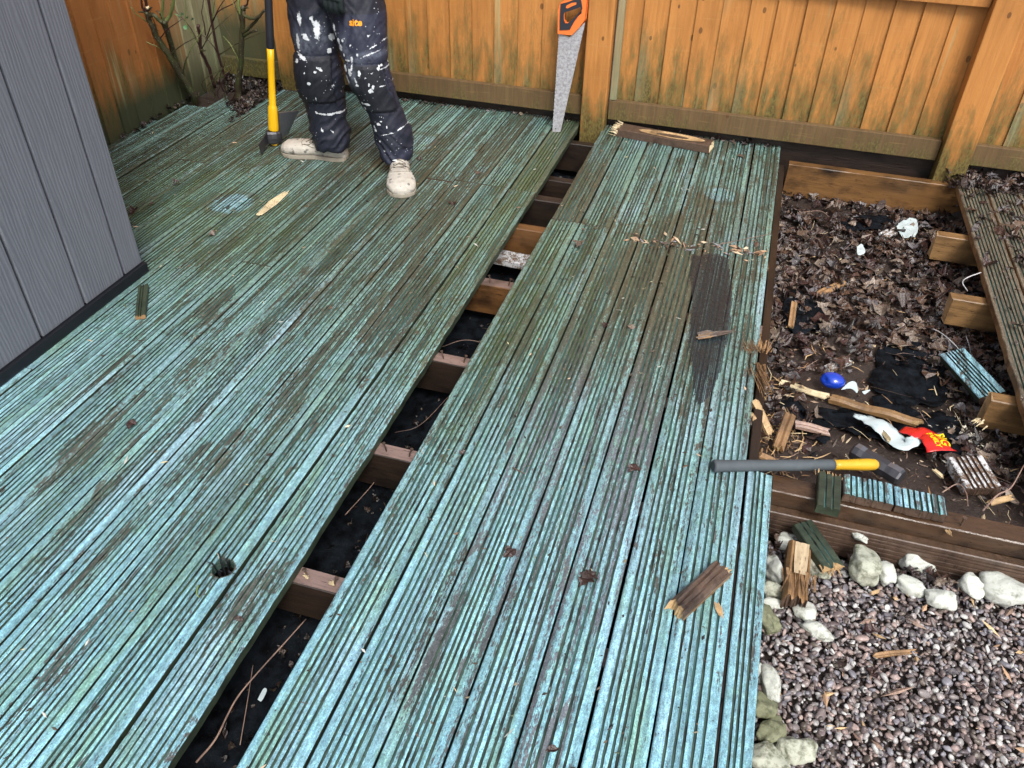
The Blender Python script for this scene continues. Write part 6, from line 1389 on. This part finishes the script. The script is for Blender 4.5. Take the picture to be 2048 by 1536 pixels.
for s_ in (-1, 1): b.tube([np.array([fx+s_*.030, fy+.020, 1.687])-po, np.array([fx+s_*.030, fy+.008, 1.687])-po], [.012, .009], 10)
b.build('eyes', M['blackplastic'], bd, smooth=True)
bx = MB(); loft(bx, [((SX, SY+.0, 1.655), .074, .080), ((SX, SY-.015, 1.71), .081, .098), ((SX, SY-.02, 1.76), .074, .094), ((SX, SY-.02, 1.797), .045, .06)], 24)
hm_ = fuse(bx, 0.006, 3); M['hair'] = plain('short dark hair', (0.03, 0.02, 0.015), 0.7, 0.3, 0, 0.5, 200, 0.003); finish(hm_, 'hair', 'hair', per, po)
# gloves with five fingers
def glove(wrist, palm_dir, side, curl_dir, grip=0.3, thumb_sgn=1):
    w_ = np.array(wrist); pd = np.array(palm_dir, float); pd /= np.linalg.norm(pd); sd_ = np.array(side, float); sd_ -= pd*(sd_@pd); sd_ /= np.linalg.norm(sd_); cd = np.cross(pd, sd_)*math.copysign(1, np.dot(np.cross(pd, sd_), curl_dir))
    b_ = MB(); b_.tube([w_-pd*.045, w_-pd*.01], [.037, .034], 14); b_.tube([w_-pd*.02, w_+pd*.03, w_+pd*.075, w_+pd*.095], [.031, .040, .045, .036], 16, flat=0.55) if False else None
    for u_ in np.linspace(-.026, .026, 5): b_.tube([w_-pd*.015+sd_*u_*0.7, w_+pd*.04+sd_*u_, w_+pd*.088+sd_*u_*1.05], [.018, .019, .016], 10)
    for i, (u_, L_) in enumerate([(-.033, .060), (-.011, .074), (.011, .080), (.033, .070)]):
        p0 = w_+pd*.085+sd_*u_; g_ = grip*(1+0.15*i); pts = [p0-pd*0.01]; dr_ = pd.copy(); p = p0
        for k, fr in enumerate((.42, .33, .25)):
            a = g_*(k+0.6)*1.1; dr_ = pd*math.cos(a)+cd*math.sin(a); p = p+dr_*L_*fr; pts.append(p)
        b_.tube(smooth_curve(pts, 4), np.linspace(.0125, .0095, 4*(len(pts)-1)+1), 10)
    t0 = w_+pd*.025+sd_*.036*thumb_sgn; t1 = t0+sd_*.020*thumb_sgn+pd*.028+cd*.012; t2 = t1+pd*.030+cd*.020*grip*2; b_.tube(smooth_curve([t0-sd_*.02*thumb_sgn, t1, t2], 5), np.linspace(.017, .011, 11), 10)
    return finish(fuse(b_, 0.0038, 3), 'glove', 'glove', per, po)
glove((-1.668, 3.175, .845), (-0.12, -0.05, -1), (1, 0, 0), (0, 1, 0), 0.30, -1)
glove(HR+np.array([0.045, -0.028, 0.035]), (-0.75, 0.1, -0.45), (0.3, 0, -1), (0, 1, 0), 1.05, -1)

# ------------------------------------------------------------ loose splinters and straw
def strews(name, n, reg, zf, L, w, mats, seed, label, cat='debris'):
    rs_ = np.random.default_rng(seed); b_ = MB()
    for i in range(n):
        x, y = reg(rs_); z = zf(x, y); a = rs_.random()*6.3; l = L*(0.35+0.9*rs_.random()); d_ = np.array([math.cos(a), math.sin(a), rs_.normal()*0.12]); p = np.array([x, y, z+w+0.004*rs_.random()]); bd_ = np.array([-d_[1], d_[0], 0])*rs_.normal()*0.10*l
        b_.tube([p, p+d_*l*0.5+bd_, p+d_*l], [w*0.7, w*(0.7+0.6*rs_.random()), w*0.3], 4, rs_.integers(len(mats)), True, 0.5)
    return tag(b_.build(name, [M[m_] for m_ in mats]), label, cat, kind='stuff')
strews('wood_splinters', 210, lambda r_: (0.235+abs(r_.normal())*0.07, 1.86+r_.random()*0.62), lambda x, y: pit_z(x, y)+0.004, 0.045, 0.0028, ['fresh', 'splint', 'rot', 'splint'], 70, 'splinters and fibres strewn along the broken edge of the decking')
strews('wood_splinters', 130, lambda r_: (0.25+r_.random()*0.75, 1.9+r_.random()*2.0), lambda x, y: pit_z(x, y)+0.018, 0.05, 0.0026, ['fresh', 'splint', 'rot', 'pale'], 71, 'wood splinters scattered over the leaf litter of the pit')
strews('straw', 90, lambda r_: (0.25+r_.random()*0.8, 1.9+r_.random()*2.1), lambda x, y: pit_z(x, y)+0.02, 0.11, 0.0011, ['pinkwood', 'pale', 'rot'], 72, 'thin dry stems lying over the leaf litter')
strews('straw', 60, lambda r_: (-0.83+r_.random()*0.10, 0.5+r_.random()*3.4), lambda x, y: uz(x, y)+0.008, 0.09, 0.0008, ['pinkwood', 'rot'], 73, 'fine roots and straws on the black floor of the gap')
strews('straw', 260, rdeck, lambda x, y: 0.0, 0.018, 0.0008, ['pale', 'rot', 'rot'], 74, 'short thin stems and needles on the decking')
